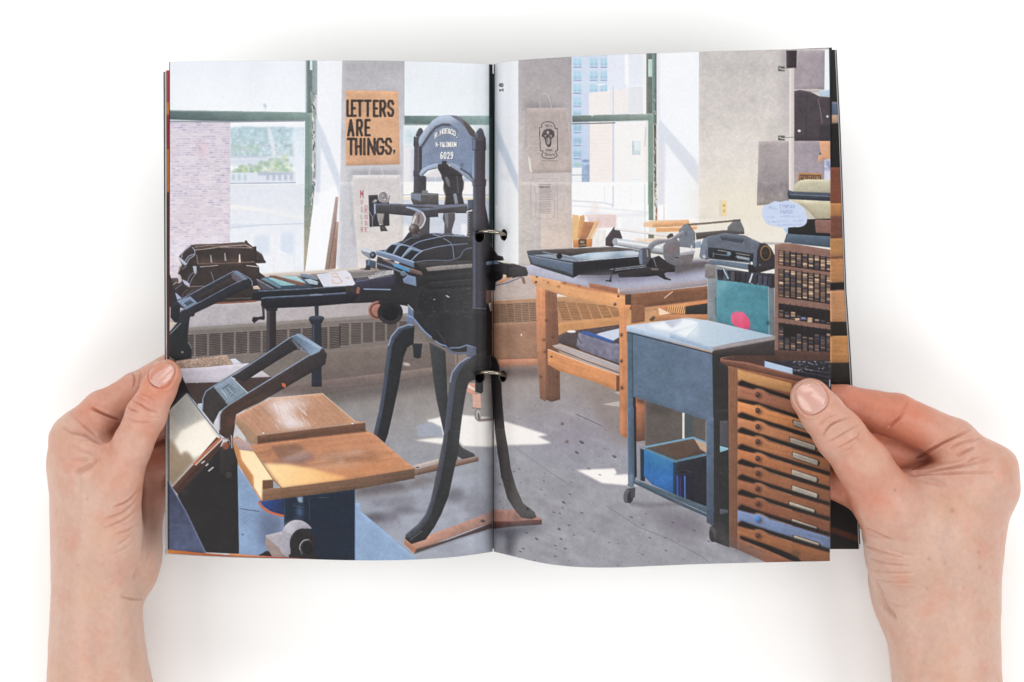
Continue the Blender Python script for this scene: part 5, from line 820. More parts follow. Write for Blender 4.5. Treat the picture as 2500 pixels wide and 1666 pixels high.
    poly('N',[(1720,360),(1960,330),(1960,410),(1800,450),(1795,485),(1872,530),(1872,1568),(1730,1568)],(62,58,60),n=(.05,14)); poly('Q',[(50,490),(108,470),(112,690),(60,700)],(100,100,106),a=.8); poly('Q',[(55,670),(110,680),(95,705),(55,700)],(130,156,170))
    poly('N',[(905,195),(960,200),(1720,400),(1730,1050),(1660,1045),(965,820),(965,1568),(912,1568)],(104,124,146),n=(.05,14),g=((900,0),(1700,0),(108,124,148))); poly('N',[(905,195),(955,212),(965,820),(985,830),(992,1568),(912,1568)],(94,112,130)); poly('N',[(962,815),(988,828),(992,1568),(970,1568)],(62,52,56)); line('N',[(956,215),(962,820)],6,(66,78,92)); line('N',[(908,300),(914,1568)],5,(150,170,190),a=.7)
    poly('N',[(900,140),(1440,70),(1530,85),(1960,155),(1960,340),(1720,385),(900,185)],(208,218,234),g=((1000,100),(1800,250),(196,206,224)))
    poly('N',[(1100,130),(1270,100),(1340,160),(1440,75),(1600,90),(1700,200),(1690,330),(1450,240),(1350,200),(1180,170)],(240,244,248),b=3); poly('N',[(1260,100),(1440,75),(1400,130),(1340,160)],(196,198,216),b=2); line('N',[(1350,200),(1520,150),(1600,110)],22,(214,220,232),b=3); 
    poly('N',[(900,145),(1720,345),(1720,388),(903,188)],(178,196,218)); poly('N',[(1720,345),(1960,300),(1960,345),(1725,390)],(150,150,160)); line('N',[(915,205),(1720,408)],10,(56,62,74)); line('H',[(390,1520),(985,1425)],26,(150,140,142)); poly('H',[(-20,1270),(180,1245),(980,1415),(985,1435),(390,1525),(-20,1400)],(206,212,226),a=.0)
    poly('H',[(140,1240),(345,1265),(980,1412),(560,1485),(400,1520),(120,1440),(260,1290)],(198,212,226),g=((300,1300),(900,1420),(176,196,214))); poly('H',[(20,1290),(150,1250),(260,1280),(250,1430),(90,1400)],(232,238,244),b=4,a=.6)
    poly('H',[(392,1520),(985,1422),(985,1450),(398,1555)],(164,156,158)); poly('H',[(398,1555),(985,1450),(985,1600),(398,1600)],(76,68,68))
    poly('H',[(-20,1385),(392,1520),(396,1558),(-20,1430)],(168,186,208))
    poly('N',[(1435,970),(1455,975),(1455,1225),(1435,1225)],(236,232,226)); poly('N',[(1460,985),(1540,1000),(1540,1210),(1460,1210)],(74,92,100),a=.7,b=3)
    # blue drawer and can on the lower shelf
    poly('O',[(285,320),(400,360),(330,380),(330,690),(285,640)],(150,150,162),a=.8); poly('O',[(325,375),(370,385),(372,690),(328,680)],(50,62,78)); poly('O',[(395,350),(830,262),(965,320),(965,420),(690,500),(370,380)],(106,86,76),n=(.04,12)); poly('O',[(845,285),(965,330),(965,420),(900,380)],(196,168,146)); line('O',[(390,358),(830,270),(965,322)],18,(126,166,192)); line('O',[(380,380),(665,495),(965,425)],20,(96,134,160))
    poly('O',[(362,385),(640,500),(645,810),(440,720),(362,640)],(62,124,184),n=(.07,14),g=((400,400),(600,800),(62,116,186))); poly('O',[(400,390),(640,500),(640,580),(420,480)],(80,140,160),a=.5,b=10); poly('O',[(640,500),(672,510),(668,820),(640,815)],(44,76,96)); poly('O',[(672,505),(965,440),(965,930),(800,880),(670,830)],(52,52,62),n=(.08,10))
    poly('O',[(660,600),(830,610),(845,900),(665,860)],(44,50,84),g=((660,0),(840,0),(50,44,54))); line('O',[(680,640),(685,860)],14,(74,110,206),b=3); line('O',[(752,640),(754,870)],11,(90,140,220),b=2); line('O',[(710,650),(712,850)],10,(96,70,140),b=3,a=.8); ell('O',(750,600),76,18,(66,66,74)); ell('O',(740,598),50,9,(40,40,46))
    poly('O',[(270,675),(300,680),(620,830),(965,990),(965,1030),(640,890),(270,710)],(84,100,116)); line('O',[(275,680),(620,840),(965,1000)],7,(150,166,178)); poly('O',[(330,690),(650,810),(965,930),(965,990),(640,850),(300,700)],(90,108,122),a=.9)
    poly('O',[(960,90),(1030,80),(1030,1120),(960,1080)],(100,116,138),n=(.05,12),g=((0,300),(0,1100),(84,94,114))); poly('O',[(1030,0),(1170,0),(1170,1290),(1060,1270),(1030,1120)],(62,60,62),n=(.06,14)); poly('O',[(1088,110),(1168,105),(1168,370),(1088,360)],(100,98,106),a=.8); poly('O',[(1088,350),(1168,370),(1168,385),(1090,410)],(150,190,206)); poly('O',[(1088,950),(1168,965),(1168,990),(1090,1005)],(96,98,110))
    line('O',[(204,0),(212,740)],6,(150,166,186)); poly('O',[(204,-20),(270,-20),(285,640),(260,745),(212,740)],(98,116,138),g=((210,0),(270,0),(84,100,122))); line('O',[(275,-20),(282,640)],22,(58,50,54)); line('O',[(240,640),(236,740)],40,(150,162,180),a=.5,b=4)
    ell('O',(200,830),36,68,(104,104,112),rot=.1); ell('O',(232,835),30,66,(62,60,66),rot=.15); poly('O',[(190,760),(280,745),(275,840),(240,860),(235,780)],(86,88,96)); line('O',[(250,900),(400,920),(700,900)],30,(120,114,120),a=.7,b=8)
    ell('O',(1020,1190),36,80,(64,58,60)); poly('O',[(985,1130),(1010,1115),(1055,1150),(1050,1270),(1020,1180)],(88,84,86)); poly('S',[(1745,1265),(1778,1320),(1850,1345),(1880,1378),(1760,1330)],(110,104,108),b=10,a=.7); poly('S',[(1560,1232),(1700,1260),(1745,1310),(1650,1300)],(120,112,124),b=14,a=.7)

def wear():
    # scuffs, scratches and specks all over the workshop's surfaces
    rw=random.Random(11)
    for i in range(620):
        x=rw.uniform(420,2020); y=rw.uniform(620,1375); L=rw.uniform(1,6); q=rw.uniform(-.5,.5)+(1.4 if rw.random()<.3 else 0)
        ix=int((x-CX0)*KS); iy=int((y-CY0)*KS); m=float(CAN[iy,ix].mean())
        if m>215: continue
        c=CAN[iy,ix]; k=1.28 if (m<100 or rw.random()<.3) else .72
        line('S',[(x,y),(x+L*math.cos(q),y+L*math.sin(q))],rw.uniform(.8,1.8),tuple(float(min(250,v*k+(6 if k>1 else 0))) for v in c),a=rw.uniform(.2,.5))
    for i in range(60):
        x=rw.uniform(1215,1800); y=rw.uniform(1130,1375); s=rw.uniform(1.5,5); poly('S',[(x,y),(x+s*1.6,y+s*.3),(x+s*2,y+s*.9),(x+s*.7,y+s*.7)],(84,80,88),a=.8)
def draw_under():
    # what shows of the next leaves beyond the right page
    line('S',[(413.8,150),(412.2,1342)],2.6,(66,54,54))
    x0=2027
    box('S',x0,100,2115,250,(58,58,56)); box('S',x0,252,2115,281,(116,130,158)); box('S',x0,281,2115,301,(222,186,158)); poly('S',[(x0,301),(2115,298),(2115,395),(x0,415)],(54,50,50)); 
    for y0,y1,c in ((410,497,(158,96,76)),(497,528,(216,156,104)),(528,583,(150,98,80)),(583,625,(214,158,104)),(625,633,(160,110,84)),(633,690,(216,156,108)),(690,710,(52,48,46)),(710,786,(222,164,120)),(786,822,(66,54,46)),(822,886,(222,160,104)),(886,930,(64,60,56)),(930,1400,(44,32,34))):
        poly('S',[(x0,y0),(2115,y0-3),(2115,y1-3),(x0,y1)],c,w=(.05,.07,50,2.5))
    poly('S',[(x0,1285),(2100,1310),(2100,1325),(x0,1300)],(110,58,40),b=2)
    poly('S',[(395,1338),(412,1342),(500,1351),(600,1359),(700,1364),(800,1368),(800,1380),(395,1362)],(226,140,70),g=((412,0),(560,0),(214,112,80)))
    poly('S',[(560,1352),(800,1368),(800,1380),(560,1370)],(226,150,100),g=((600,0),(780,0),(170,60,90)))
    poly('S',[(395,150),(412.5,150),(412.5,360),(395,360)],(205,84,84)); box('S',395,250,412.5,280,(226,140,80)); box('S',395,280,412.5,365,(196,62,66)); box('S',395,365,412.5,470,(214,130,70)); box('S',395,470,412.5,900,(120,60,52))
draw_left(); draw_right(); wear(); draw_under(); develop()
# ------------------------------------------------------------------ the booklet
def booklet_print_material(name, rough=.45, spec=.24):
    m = mat(name, (.8, .8, .8), rough, spec); n = m.node_tree; b = n.nodes['Principled BSDF']
    a = n.nodes.new('ShaderNodeAttribute'); a.attribute_name = 'print'
    t = n.nodes.new('ShaderNodeTexCoord'); g = n.nodes.new('ShaderNodeTexNoise'); g.inputs['Scale'].default_value = 2600; g.inputs['Detail'].default_value = 2
    mr = n.nodes.new('ShaderNodeMapRange'); mr.inputs[1].default_value = .3; mr.inputs[2].default_value = .7; mr.inputs[3].default_value = .97; mr.inputs[4].default_value = 1.03
    mx = n.nodes.new('ShaderNodeVectorMath'); mx.operation = 'SCALE'
    n.links.new(t.outputs['Object'], g.inputs['Vector']); n.links.new(g.outputs['Fac'], mr.inputs[0]); n.links.new(a.outputs['Color'], mx.inputs[0]); n.links.new(mr.outputs[0], mx.inputs['Scale'])
    n.links.new(mx.outputs[0], b.inputs['Base Color'])
    w = n.nodes.new('ShaderNodeTexNoise'); w.inputs['Scale'].default_value = 900; bu = n.nodes.new('ShaderNodeBump'); bu.inputs['Strength'].default_value = .06; bu.inputs['Distance'].default_value = .0003
    n.links.new(t.outputs['Object'], w.inputs['Vector']); n.links.new(w.outputs['Fac'], bu.inputs['Height']); n.links.new(bu.outputs['Normal'], b.inputs['Normal'])
    return m
PRINT = booklet_print_material('printed_paper')
WHITE = mat('white_paper', (.82, .82, .83), .6, .3); BLACKP = mat('black_card', (.018, .018, .02), .45, .4)
def canvas_at(px, py):
    x = np.clip((px-CX0)*KS-.5, 0, CW-1.01); y = np.clip((py-CY0)*KS-.5, 0, CH-1.01)
    xi = x.astype(int); yi = y.astype(int); fx = (x-xi)[:, None]; fy = (y-yi)[:, None]
    return (CAN[yi, xi]*(1-fx)+CAN[yi, xi+1]*fx)*(1-fy)+(CAN[yi+1, xi]*(1-fx)+CAN[yi+1, xi+1]*fx)*fy
def cur(tab):
    a = np.array(tab, float)
    def f(x):
        # monotone-ish smooth interpolation: cubic through table points
        x = np.asarray(x, float); xs, ys = a[:, 0], a[:, 1]; d = np.gradient(ys, xs); i = np.clip(np.searchsorted(xs, x)-1, 0, len(xs)-2)
        h = xs[i+1]-xs[i]; t = np.clip((x-xs[i])/h, 0, 1)
        return (2*t**3-3*t**2+1)*ys[i]+(t**3-2*t**2+t)*h*d[i]+(-2*t**3+3*t**2)*ys[i+1]+(t**3-t**2)*h*d[i+1]
    return f
HOLES = ((1170, 577, 11.5, 15), (1231, 574, 7.5, 14), (1170, 920, 12, 15), (1229, 919, 8, 14))
GAIN = .68
def page(name, label, xl, xr, top, bot, zf, step, parent, holes=True, xmap=None, thick=0, m=None, tint=None, lift=None):
    nx = int(abs(xr-xl)/step)+1; ny = int(1215/step)+1
    u = np.linspace(0, 1, nx); v = np.linspace(0, 1, ny); UU, VV = np.meshgrid(u, v)
    X = xl+(xr-xl)*UU; Y = top(X)*(1-VV)+bot(X)*VV
    if xmap: X = xmap(X, VV)
    Z = zf(X)+(lift(X, VV) if lift else 0)
    V = ptn(np.stack([X.ravel(), Y.ravel(), Z.ravel()], 1)); c = canvas_at(X.ravel(), Y.ravel()) if tint is None else np.tile(np.array(tint, float), (X.size, 1))
    c = lin(c)*GAIN
    idx = np.arange(nx*ny).reshape(ny, nx); F = np.stack([idx[:-1, :-1], idx[1:, :-1], idx[1:, 1:], idx[:-1, 1:]], -1).reshape(-1, 4)
    if holes:
        cx = X.ravel()[F].mean(1); cy = Y.ravel()[F].mean(1); keep = np.ones(len(F), bool)
        for hx, hy, rx, ry in HOLES: keep &= ((cx-hx)/rx)**2+((cy-hy)/ry)**2 > 1
        F = F[keep]
    if thick:
        n = len(V); W = ptn(np.stack([X.ravel(), Y.ravel(), Z.ravel()-thick], 1)); V = np.concatenate([V, W]); c = np.concatenate([c, c*.0+lin((236, 236, 236))])
        rim = np.concatenate([idx[0, ::-1], idx[1:, 0], idx[-1, 1:], idx[-2::-1, -1]]); 
        side = np.stack([rim[:-1], rim[:-1]+n, rim[1:]+n, rim[1:]], 1)[:, ::-1]
        F = np.concatenate([F, F[:, ::-1]+n, side])
    o = mesh_np(name, V, F, m or PRINT, parent, c)
    if label: o['label'] = label
    return o
book = bpy.data.objects.new('booklet', None); COL.objects.link(book); book.location = (0, 0, 0)
tag(book, 'open ring-bound booklet showing a full-spread colour photo of a letterpress print shop', 'booklet')
LT = cur([(395, 153), (412, 152), (600, 149), (780, 148), (950, 149), (1080, 152), (1150, 155), (1204, 158)]); LB = cur([(395, 1339), (412, 1341), (500, 1350), (600, 1358), (700, 1363), (800, 1367), (1000, 1367), (1100, 1361), (1160, 1354), (1204, 1347)])
RT = cur([(1204, 158), (1230, 152), (1262, 148), (1330, 143), (1395, 139), (1575, 131), (1705, 127), (1850, 123), (2035, 118)]); RB = cur([(1204, 1347), (1230, 1353), (1262, 1361), (1300, 1370), (1350, 1379), (1400, 1384), (1500, 1386), (1600, 1382), (1700, 1378), (1850, 1374), (2035, 1370)])
ZL = cur([(380, 300), (600, 312), (800, 322), (950, 326), (1060, 318), (1120, 306), (1165, 288), (1190, 266), (1204, 240)])
ZR = cur([(1204, 240), (1216, 270), (1240, 296), (1290, 322), (1360, 340), (1450, 348), (1600, 352), (1800, 358), (2110, 370)])
ledge = lambda X, V: X-(413-X.clip(0, 412.9))*0 + (1-np.clip((X-412)/200, 0, 1))*(-2.0*V)
redge = lambda X, V: X+np.clip((X-1800)/228, 0, 1)*(np.interp(V, [0, .25, .6, 1], [-4, 0, 2, -2]))
page('page', 'left page printed with windows, poster and iron hand press', 413, 1202.6, LT, LB, ZL, 1.25, book, xmap=ledge, thick=1)
page('page', 'right page printed with workbench, cart and drawer cabinet', 1205.4, 2028, RT, RB, ZR, 1.25, book, xmap=redge, thick=1)
# leaves underneath, left side: a colour-printed leaf, white leaves, black cover
def _l(X, V): return X
def leaf(name, label, xl, xr, y0, y1, z, tint=None, m=None, th=1.5, e=None, step=5, flare=None):
    t = y0 if callable(y0) else (lambda X: X*0+y0); b = y1 if callable(y1) else (lambda X: X*0+y1)
    return page(name, label, xl, xr, t, b, (lambda X: X*0+z), step, book, holes=False, xmap=e, thick=th, tint=tint, m=m, lift=flare)
LB2 = cur([(395, 1351), (412, 1352), (500, 1357), (600, 1361), (700, 1364), (800, 1366), (1150, 1345)])
def drop(X, V): return -np.clip((X-1000)/160, 0, 1)*40
def dropr(X, V): return -np.clip((1420-X)/160, 0, 1)*40
l2 = leaf('leaf', 'leaf with red and orange printed edge', 406, 1160, 172, LB2, 292, e=lambda X, V: X+(1-np.clip((X-406)/100, 0, 1))*3*V, flare=drop, step=2.5)
leaf('leaf', None, 402, 1160, 175, cur([(395, 1354), (600, 1362.5), (800, 1364), (1150, 1343)]), 288, tint=(240, 240, 242), e=lambda X, V: X+(1-np.clip((X-402)/100, 0, 1))*4*V, flare=drop)
for k in range(5): leaf('leaf', None, 404+k*.5, 1160, 190, 1340, 284-k*3, tint=(236, 236, 238), flare=drop)
leaf('cover', 'black front cover folded behind the left leaves', 399, 1190, 176, cur([(395, 1353), (600, 1352), (1190, 1335)]), 264, tint=(40, 38, 38), m=BLACKP, th=3, e=lambda X, V: X+(1-np.clip((X-399)/100, 0, 1))*5.5*V, flare=drop)
# right side
UT = lambda off: (lambda X: np.maximum(RT(X)+4, off))
ER = lambda off: (lambda X, V: 1260+(X-1260)/(2040-1260)*(np.interp(V, [0, .15, .3, .49, .61, .8, 1], [2038, 2047, 2054, 2062, 2072, 2085, 2096])+off-1260))
leaf('leaf', 'next leaf with dark and wood-brown printed edge', 1260, 2040, UT(121), 1341, 252, e=ER(0), flare=dropr, step=2.5)
leaf('leaf', None, 1260, 2040, UT(122), 1340, 248, tint=(240, 240, 242), e=ER(2.6), flare=dropr)
leaf('leaf', 'black-edged leaf under the right page', 1260, 2040, UT(122), 1329, 243, tint=(50, 46, 48), m=BLACKP, e=ER(4.6), flare=dropr)
for k in range(5): leaf('leaf', None, 1260, 2040, UT(130), 1325, 239-k*3, tint=(236, 236, 238), e=ER(-4-k), flare=dropr)
leaf('cover', 'black back cover under the right leaves', 1215, 2040, UT(130), 1326, 222, tint=(40, 38, 38), m=BLACKP, th=3, e=ER(1), flare=dropr)
leaf('leaf', 'dark leaf edge showing above the right page', 1600, 2031, cur([(1600, 135), (1900, 122), (2031, 116.5)]), 400, 262, tint=(40, 40, 42), m=BLACKP)
leaf('spine', 'black spine strip seen inside the fold', 1140, 1275, 180, 1340, 214, tint=(30, 30, 32), m=BLACKP, th=4)
# rings
GOLD = mat('nickel_wire', (.26, .235, .19), .08, .5, 1)
def tube(name, pts, r, m, parent, seg=20, closed=False):
    pts = [Vector(p) for p in pts]; n = len(pts); V = []; F = []
    for i, p in enumerate(pts):
        a = pts[(i-1) % n] if closed or i else p; b = pts[(i+1) % n] if closed or i < n-1 else p
        d = (b-a).normalized(); s = d.cross(Vector((0, 1, .01))).normalized(); t = d.cross(s)
        for k in range(seg):
            q = 2*math.pi*k/seg; V.append(p+(s*math.cos(q)+t*math.sin(q))*r)
    for i in range(n if closed else n-1):
        for k in range(seg): F.append((i*seg+k, i*seg+(k+1) % seg, ((i+1) % n)*seg+(k+1) % seg, ((i+1) % n)*seg+k))
    o = mesh_np(name, np.array([tuple(v) for v in V]), np.array(F), m, parent); return o
for cy, lab in ((575, 'upper wire ring through the fold'), (919, 'lower wire ring through the fold')):
    ps = []
    for i in range(96):
        q = 2*math.pi*i/96; ps.append(pt(1199+35*math.cos(q), cy-2-math.sin(q)*5+4*math.cos(q+.6), 276+44*math.sin(q)))
    o = tube('binding_ring', ps, 4.6*U, GOLD, book, closed=True); o['label'] = lab
    for hx, hy, rx, ry in HOLES:
        if abs(hy-cy) > 40: continue
        V = []; F = []; zt = float((ZL if hx < 1204 else ZR)(hx))-1.5
        for lay in range(5):
            for k in range(28):
                q = 2*math.pi*k/28; V.append(pt(hx+(rx+.8)*math.cos(q)+lay*(1.2 if hx < 1204 else -1.2), hy+(ry+.8)*math.sin(q)+lay*.8, zt-(lay)*6))
        for lay in range(4):
            for k in range(28): F.append((lay*28+k, lay*28+(k+1) % 28, (lay+1)*28+(k+1) % 28, (lay+1)*28+k))
        mesh_np('punch_hole', np.array(V), np.array(F), mat('hole_edge', (.10, .08, .075), .6, .3), book)
# ------------------------------------------------------------------ hands: one continuous surface each, from a blended distance field
def sd_cone(X, Y, Z, a, b, zs=1.0):
    ax, ay, az, ra = a; bx, by, bz, rb = b; dx, dy, dz = bx-ax, by-ay, bz-az; L = dx*dx+dy*dy+dz*dz
    h = np.clip(((X-ax)*dx+(Y-ay)*dy+(Z-az)*dz)/L, 0, 1)
    return np.sqrt((X-ax-h*dx)**2+(Y-ay-h*dy)**2+((Z-az-h*dz)/zs)**2)-(ra+(rb-ra)*h)
def sd_ell(X, Y, Z, c, r, rot=0):
    x, y = X-c[0], Y-c[1]
    if rot: x, y = x*math.cos(rot)+y*math.sin(rot), -x*math.sin(rot)+y*math.cos(rot)
    k = np.sqrt((x/r[0])**2+(y/r[1])**2+((Z-c[2])/r[2])**2)
    return (k-1)*min(r)*(.6+.4*np.clip(k, .5, 1.5))
def sd_loft(X, Y, Z, tab, pw=2.3):
    t = np.array(tab, float); y = Y[0, :, 0]; l, r, cz, tz = (cur(np.stack([t[:, 0], t[:, j]], 1))(y)[None, :, None] for j in (1, 2, 3, 4))
    cx = (l+r)/2; w = (r-l)/2
    k = (np.abs((X-cx)/w)**pw+np.abs((Z-cz)/tz)**pw)**(1/pw); d = (k-1)*np.minimum(w, tz)
    return np.maximum(d, np.maximum(t[0, 0]-Y, Y-t[-1, 0]))
def smin(a, b, k):
    h = np.clip(.5+.5*(b-a)/k, 0, 1); return b*(1-h)+a*h-k*h*(1-h)
def nets(val, org, h):
    s = val < 0; nx, ny, nz = val.shape
    c = np.zeros((nx-1, ny-1, nz-1), np.int8)
    for i in (0, 1):
        for j in (0, 1):
            for k in (0, 1): c += s[i:nx-1+i, j:ny-1+j, k:nz-1+k]
    act = (c > 0) & (c < 8); ids = -np.ones(act.shape, np.int64); I = np.argwhere(act); ids[act] = np.arange(len(I))
    acc = np.zeros((len(I), 3)); cnt = np.zeros(len(I)); i, j, k = I.T
    for ax in range(3):
        for a in (0, 1):
            for b in (0, 1):
                o = [0, 0, 0]; oth = [q for q in range(3) if q != ax]; o[oth[0]] = a; o[oth[1]] = b; e = list(o); e[ax] = 1
                v0 = val[i+o[0], j+o[1], k+o[2]]; v1 = val[i+e[0], j+e[1], k+e[2]]; m = (v0 < 0) != (v1 < 0)
                t = np.where(m, v0/(v0-v1+1e-12), 0); p = np.tile(np.array(o, float), (len(I), 1)); p[:, ax] = t
                acc += p*m[:, None]; cnt += m
    V = (I+acc/cnt[:, None])*h+np.array(org)
    F = []
    for ax in range(3):
        u, w = (ax+1) % 3, (ax+2) % 3; sl = [slice(1, -1)]*3; sl[ax] = slice(0, -1); s0 = s[tuple(sl)]; sl[ax] = slice(1, None); s1 = s[tuple(sl)]
        E = np.argwhere(s0 != s1); flip = s0[s0 != s1]
        E = E+np.array([0 if q == ax else 1 for q in range(3)])
        q = []
        for du, dw in ((-1, -1), (0, -1), (0, 0), (-1, 0)):
            d = E.copy(); d[:, u] += du; d[:, w] += dw; q.append(ids[d[:, 0], d[:, 1], d[:, 2]])
        q = np.stack(q, 1); q[~flip] = q[~flip][:, ::-1]; F.append(q)
    return V, np.concatenate(F)
def vnoise(P, s, seed=0):
    p = P/s+seed*13.7; i = np.floor(p).astype(np.int64); f = p-i; f = f*f*(3-2*f); r = 0
    for a in (0, 1):
        for b in (0, 1):
            for c in (0, 1):
                hsh = ((i[:, 0]+a)*73856093 ^ (i[:, 1]+b)*19349663 ^ (i[:, 2]+c)*83492791) & 0xffff
                hsh = (hsh*40503) & 0xffff
                r = r+(hsh/65535.)*(f[:, 0] if a else 1-f[:, 0])*(f[:, 1] if b else 1-f[:, 1])*(f[:, 2] if c else 1-f[:, 2])
    return r-.5
def seg_d(P, line):
    D = np.full(len(P), 1e9); T = np.zeros(len(P)); n = len(line)-1
    for q, ((ax, ay), (bx, by)) in enumerate(zip(line[:-1], line[1:])):
        dx, dy = bx-ax, by-ay; u = np.clip(((P[:, 0]-ax)*dx+(P[:, 1]-ay)*dy)/(dx*dx+dy*dy+1e-9), 0, 1)
        d = np.hypot(P[:, 0]-ax-u*dx, P[:, 1]-ay-u*dy); m = d < D; D[m] = d[m]; T[m] = (q+u[m])/n
    return D, T
SKIN = bpy.data.materials.new('skin'); SKIN.use_nodes = True
def skin_nodes():
    n = SKIN.node_tree; b = n.nodes['Principled BSDF']
    a = n.nodes.new('ShaderNodeAttribute'); a.attribute_name = 'print'; n.links.new(a.outputs['Color'], b.inputs['Base Color'])
    b.inputs['Roughness'].default_value = .43; b.inputs['Specular IOR Level'].default_value = .42
    b.inputs['Subsurface Weight'].default_value = .22; b.inputs['Subsurface Radius'].default_value = (1, .42, .25); b.inputs['Subsurface Scale'].default_value = .0018
    t = n.nodes.new('ShaderNodeTexCoord'); v = n.nodes.new('ShaderNodeTexVoronoi'); v.inputs['Scale'].default_value = 1150; v.feature = 'DISTANCE_TO_EDGE'
    w = n.nodes.new('ShaderNodeTexNoise'); w.inputs['Scale'].default_value = 420; w.inputs['Detail'].default_value = 5
    mp = n.nodes.new('ShaderNodeMapping'); mp.inputs['Scale'].default_value = (1, .55, 1)
    n.links.new(t.outputs['Object'], mp.inputs['Vector']); n.links.new(mp.outputs[0], v.inputs['Vector']); n.links.new(mp.outputs[0], w.inputs['Vector'])
    s = n.nodes.new('ShaderNodeMath'); s.operation = 'MULTIPLY_ADD'; s.inputs[1].default_value = .5
    n.links.new(v.outputs['Distance'], s.inputs[0]); n.links.new(w.outputs['Fac'], s.inputs[2])
    bu = n.nodes.new('ShaderNodeBump'); bu.inputs['Strength'].default_value = .38; bu.inputs['Distance'].default_value = .0004
    n.links.new(s.outputs[0], bu.inputs['Height']); n.links.new(bu.outputs['Normal'], b.inputs['Normal'])
skin_nodes()
NAIL = mat('nail', (.70, .43, .37), .22, .6); NAIL.node_tree.nodes['Principled BSDF'].inputs['Subsurface Weight'].default_value = .3; NAIL.node_tree.nodes['Principled BSDF'].inputs['Subsurface Scale'].default_value = .001
def nail_line(c, d, L, W):
    out = []; n = (-d[1], d[0])
    for i in range(41):
        q = 2*math.pi*i/40; a = abs(math.cos(q))**.72*math.copysign(1, math.cos(q)); b = abs(math.sin(q))**.8*math.copysign(1, math.sin(q))
        out.append((c[0]+d[0]*L/2*a+n[0]*W/2*b, c[1]+d[1]*L/2*a+n[1]*W/2*b))
    return out
def build_hand(label, lo, hi, parts, creases, reds, nail, h, bumps=(), spots=(), veins=(), tone=(1, 1, 1)):
    ax = [np.arange(lo[q], hi[q], h, dtype=np.float32) for q in range(3)]
    X, Y, Z = np.meshgrid(*ax, indexing='ij'); val = np.full(X.shape, 300, np.float32)
    for p in parts:
        kind, k = p[0], p[-1]
        if kind == 'loft': val = smin(val, sd_loft(X, Y, Z, p[1]).astype(np.float32), k); continue
        if kind == 'cone':
            a, b = p[1], p[2]; m = max(a[3], b[3])+k+30; mn = [min(a[q], b[q])-m for q in range(3)]; mx = [max(a[q], b[q])+m for q in range(3)]
        else:
            c, r = p[1], p[2]; R = max(r[0], r[1]); mn = [c[0]-R-k-30, c[1]-R-k-30, c[2]-r[2]-k-30]; mx = [c[0]+R+k+30, c[1]+R+k+30, c[2]+r[2]+k+30]
        sl = tuple(slice(max(0, int((mn[q]-lo[q])/h)), max(0, int((mx[q]-lo[q])/h)+1)) for q in range(3))
        if kind == 'cone': d = sd_cone(X[sl], Y[sl], Z[sl], p[1], p[2], p[3] if len(p) > 4 else 1)
        else: d = sd_ell(X[sl], Y[sl], Z[sl], p[1], p[2], p[3] if len(p) > 4 else 0)
        val[sl] = np.maximum(val[sl], -d) if kind == 'cut' else smin(val[sl], d.astype(np.float32), k)
    V, F = nets(val, lo, h); del X, Y, Z, val
    # vertex normals
    def normals(V):
        fn = np.cross(V[F[:, 2]]-V[F[:, 0]], V[F[:, 3]]-V[F[:, 1]]); N = np.zeros_like(V)
        for q in range(4):
            for c in range(3): N[:, c] += np.bincount(F[:, q], fn[:, c], len(V))
        return N/(np.linalg.norm(N, axis=1, keepdims=True)+1e-9)
    for it in range(2):   # light smoothing
        S_ = np.zeros_like(V); c_ = np.zeros(len(V))
        for q in range(4):
            for w in (1, 3):
                for c in range(3): S_[:, c] += np.bincount(F[:, q], V[F[:, (q+w) % 4], c], len(V))
                c_ += np.bincount(F[:, q], minlength=len(V))
        V = V*.5+.5*S_/c_[:, None]
    N = normals(V)
    if N[np.argmax(V[:, 2]), 2] < 0: F = F[:, ::-1]; N = -N
    up = np.clip(N[:, 2]*2.5+.25, 0, 1); disp = np.zeros(len(V)); hue = np.zeros(len(V))
    for line, dep, wid, *z in creases:
        wid = wid*.72 if wid < 4.6 else wid*.9
        L = crom(line, False, 5) if len(line) > 2 else line
        zz = z[0] if z else None
        D, T = seg_d(V, L); fade = np.sin(np.pi*np.clip(T, .02, .98))**.5; g = np.exp(-(D/wid)**2)*fade*up; sh = np.exp(-((D-wid*1.9)/(wid*1.1))**2)*fade*up
        if zz: g = g*(V[:, 2] > zz[0])*(V[:, 2] < zz[1]); sh = sh*(V[:, 2] > zz[0])*(V[:, 2] < zz[1])
        disp -= g*dep*1.15; disp += sh*dep*.3; hue += g*min(1, dep/4.5)
    nl = nail_line(*nail[:4]); D, T = seg_d(V, nl); top = (V[:, 2] > nail[4]) & (N[:, 2] > 0)
    disp -= np.exp(-(D/2.4)**2)*3.8*top; hue += np.exp(-(D/2.2)**2)*1.1*top; disp += np.exp(-((D-7)/4.5)**2)*1.5*top*(seg_d(V, [(nail[0][0], nail[0][1])]*2)[0] > nail[3]*.45)
    for c, r, a in bumps: disp += a*np.exp(-(((V-np.array(c))/np.array(r))**2).sum(1))
    Rt = np.array([[.8, .36, .48], [-.6, .48, .64], [0, -.8, .6]]); Vr = V@Rt; disp += vnoise(Vr, 46, 1)*2.6+vnoise(Vr, 19, 2)*.8+vnoise(Vr, 7, 3)*.35
    V = V+N*disp[:, None]
    col = np.tile(lin((184, 150, 134)), (len(V), 1))*np.array(tone)
    red = np.zeros(len(V))
    for c, r, a in reds: red += a*np.exp(-(((V-np.array(c))/r)**2).sum(1))
    red = np.clip(red+.30*np.clip((1430-V[:, 1])/300, 0, 1)+vnoise(Vr, 52, 5)*.6+vnoise(Vr@Rt, 21, 6)*.34, 0, 1.2)[:, None]
    col = col*(1-red)+col*np.array([.99, .63, .53])*red
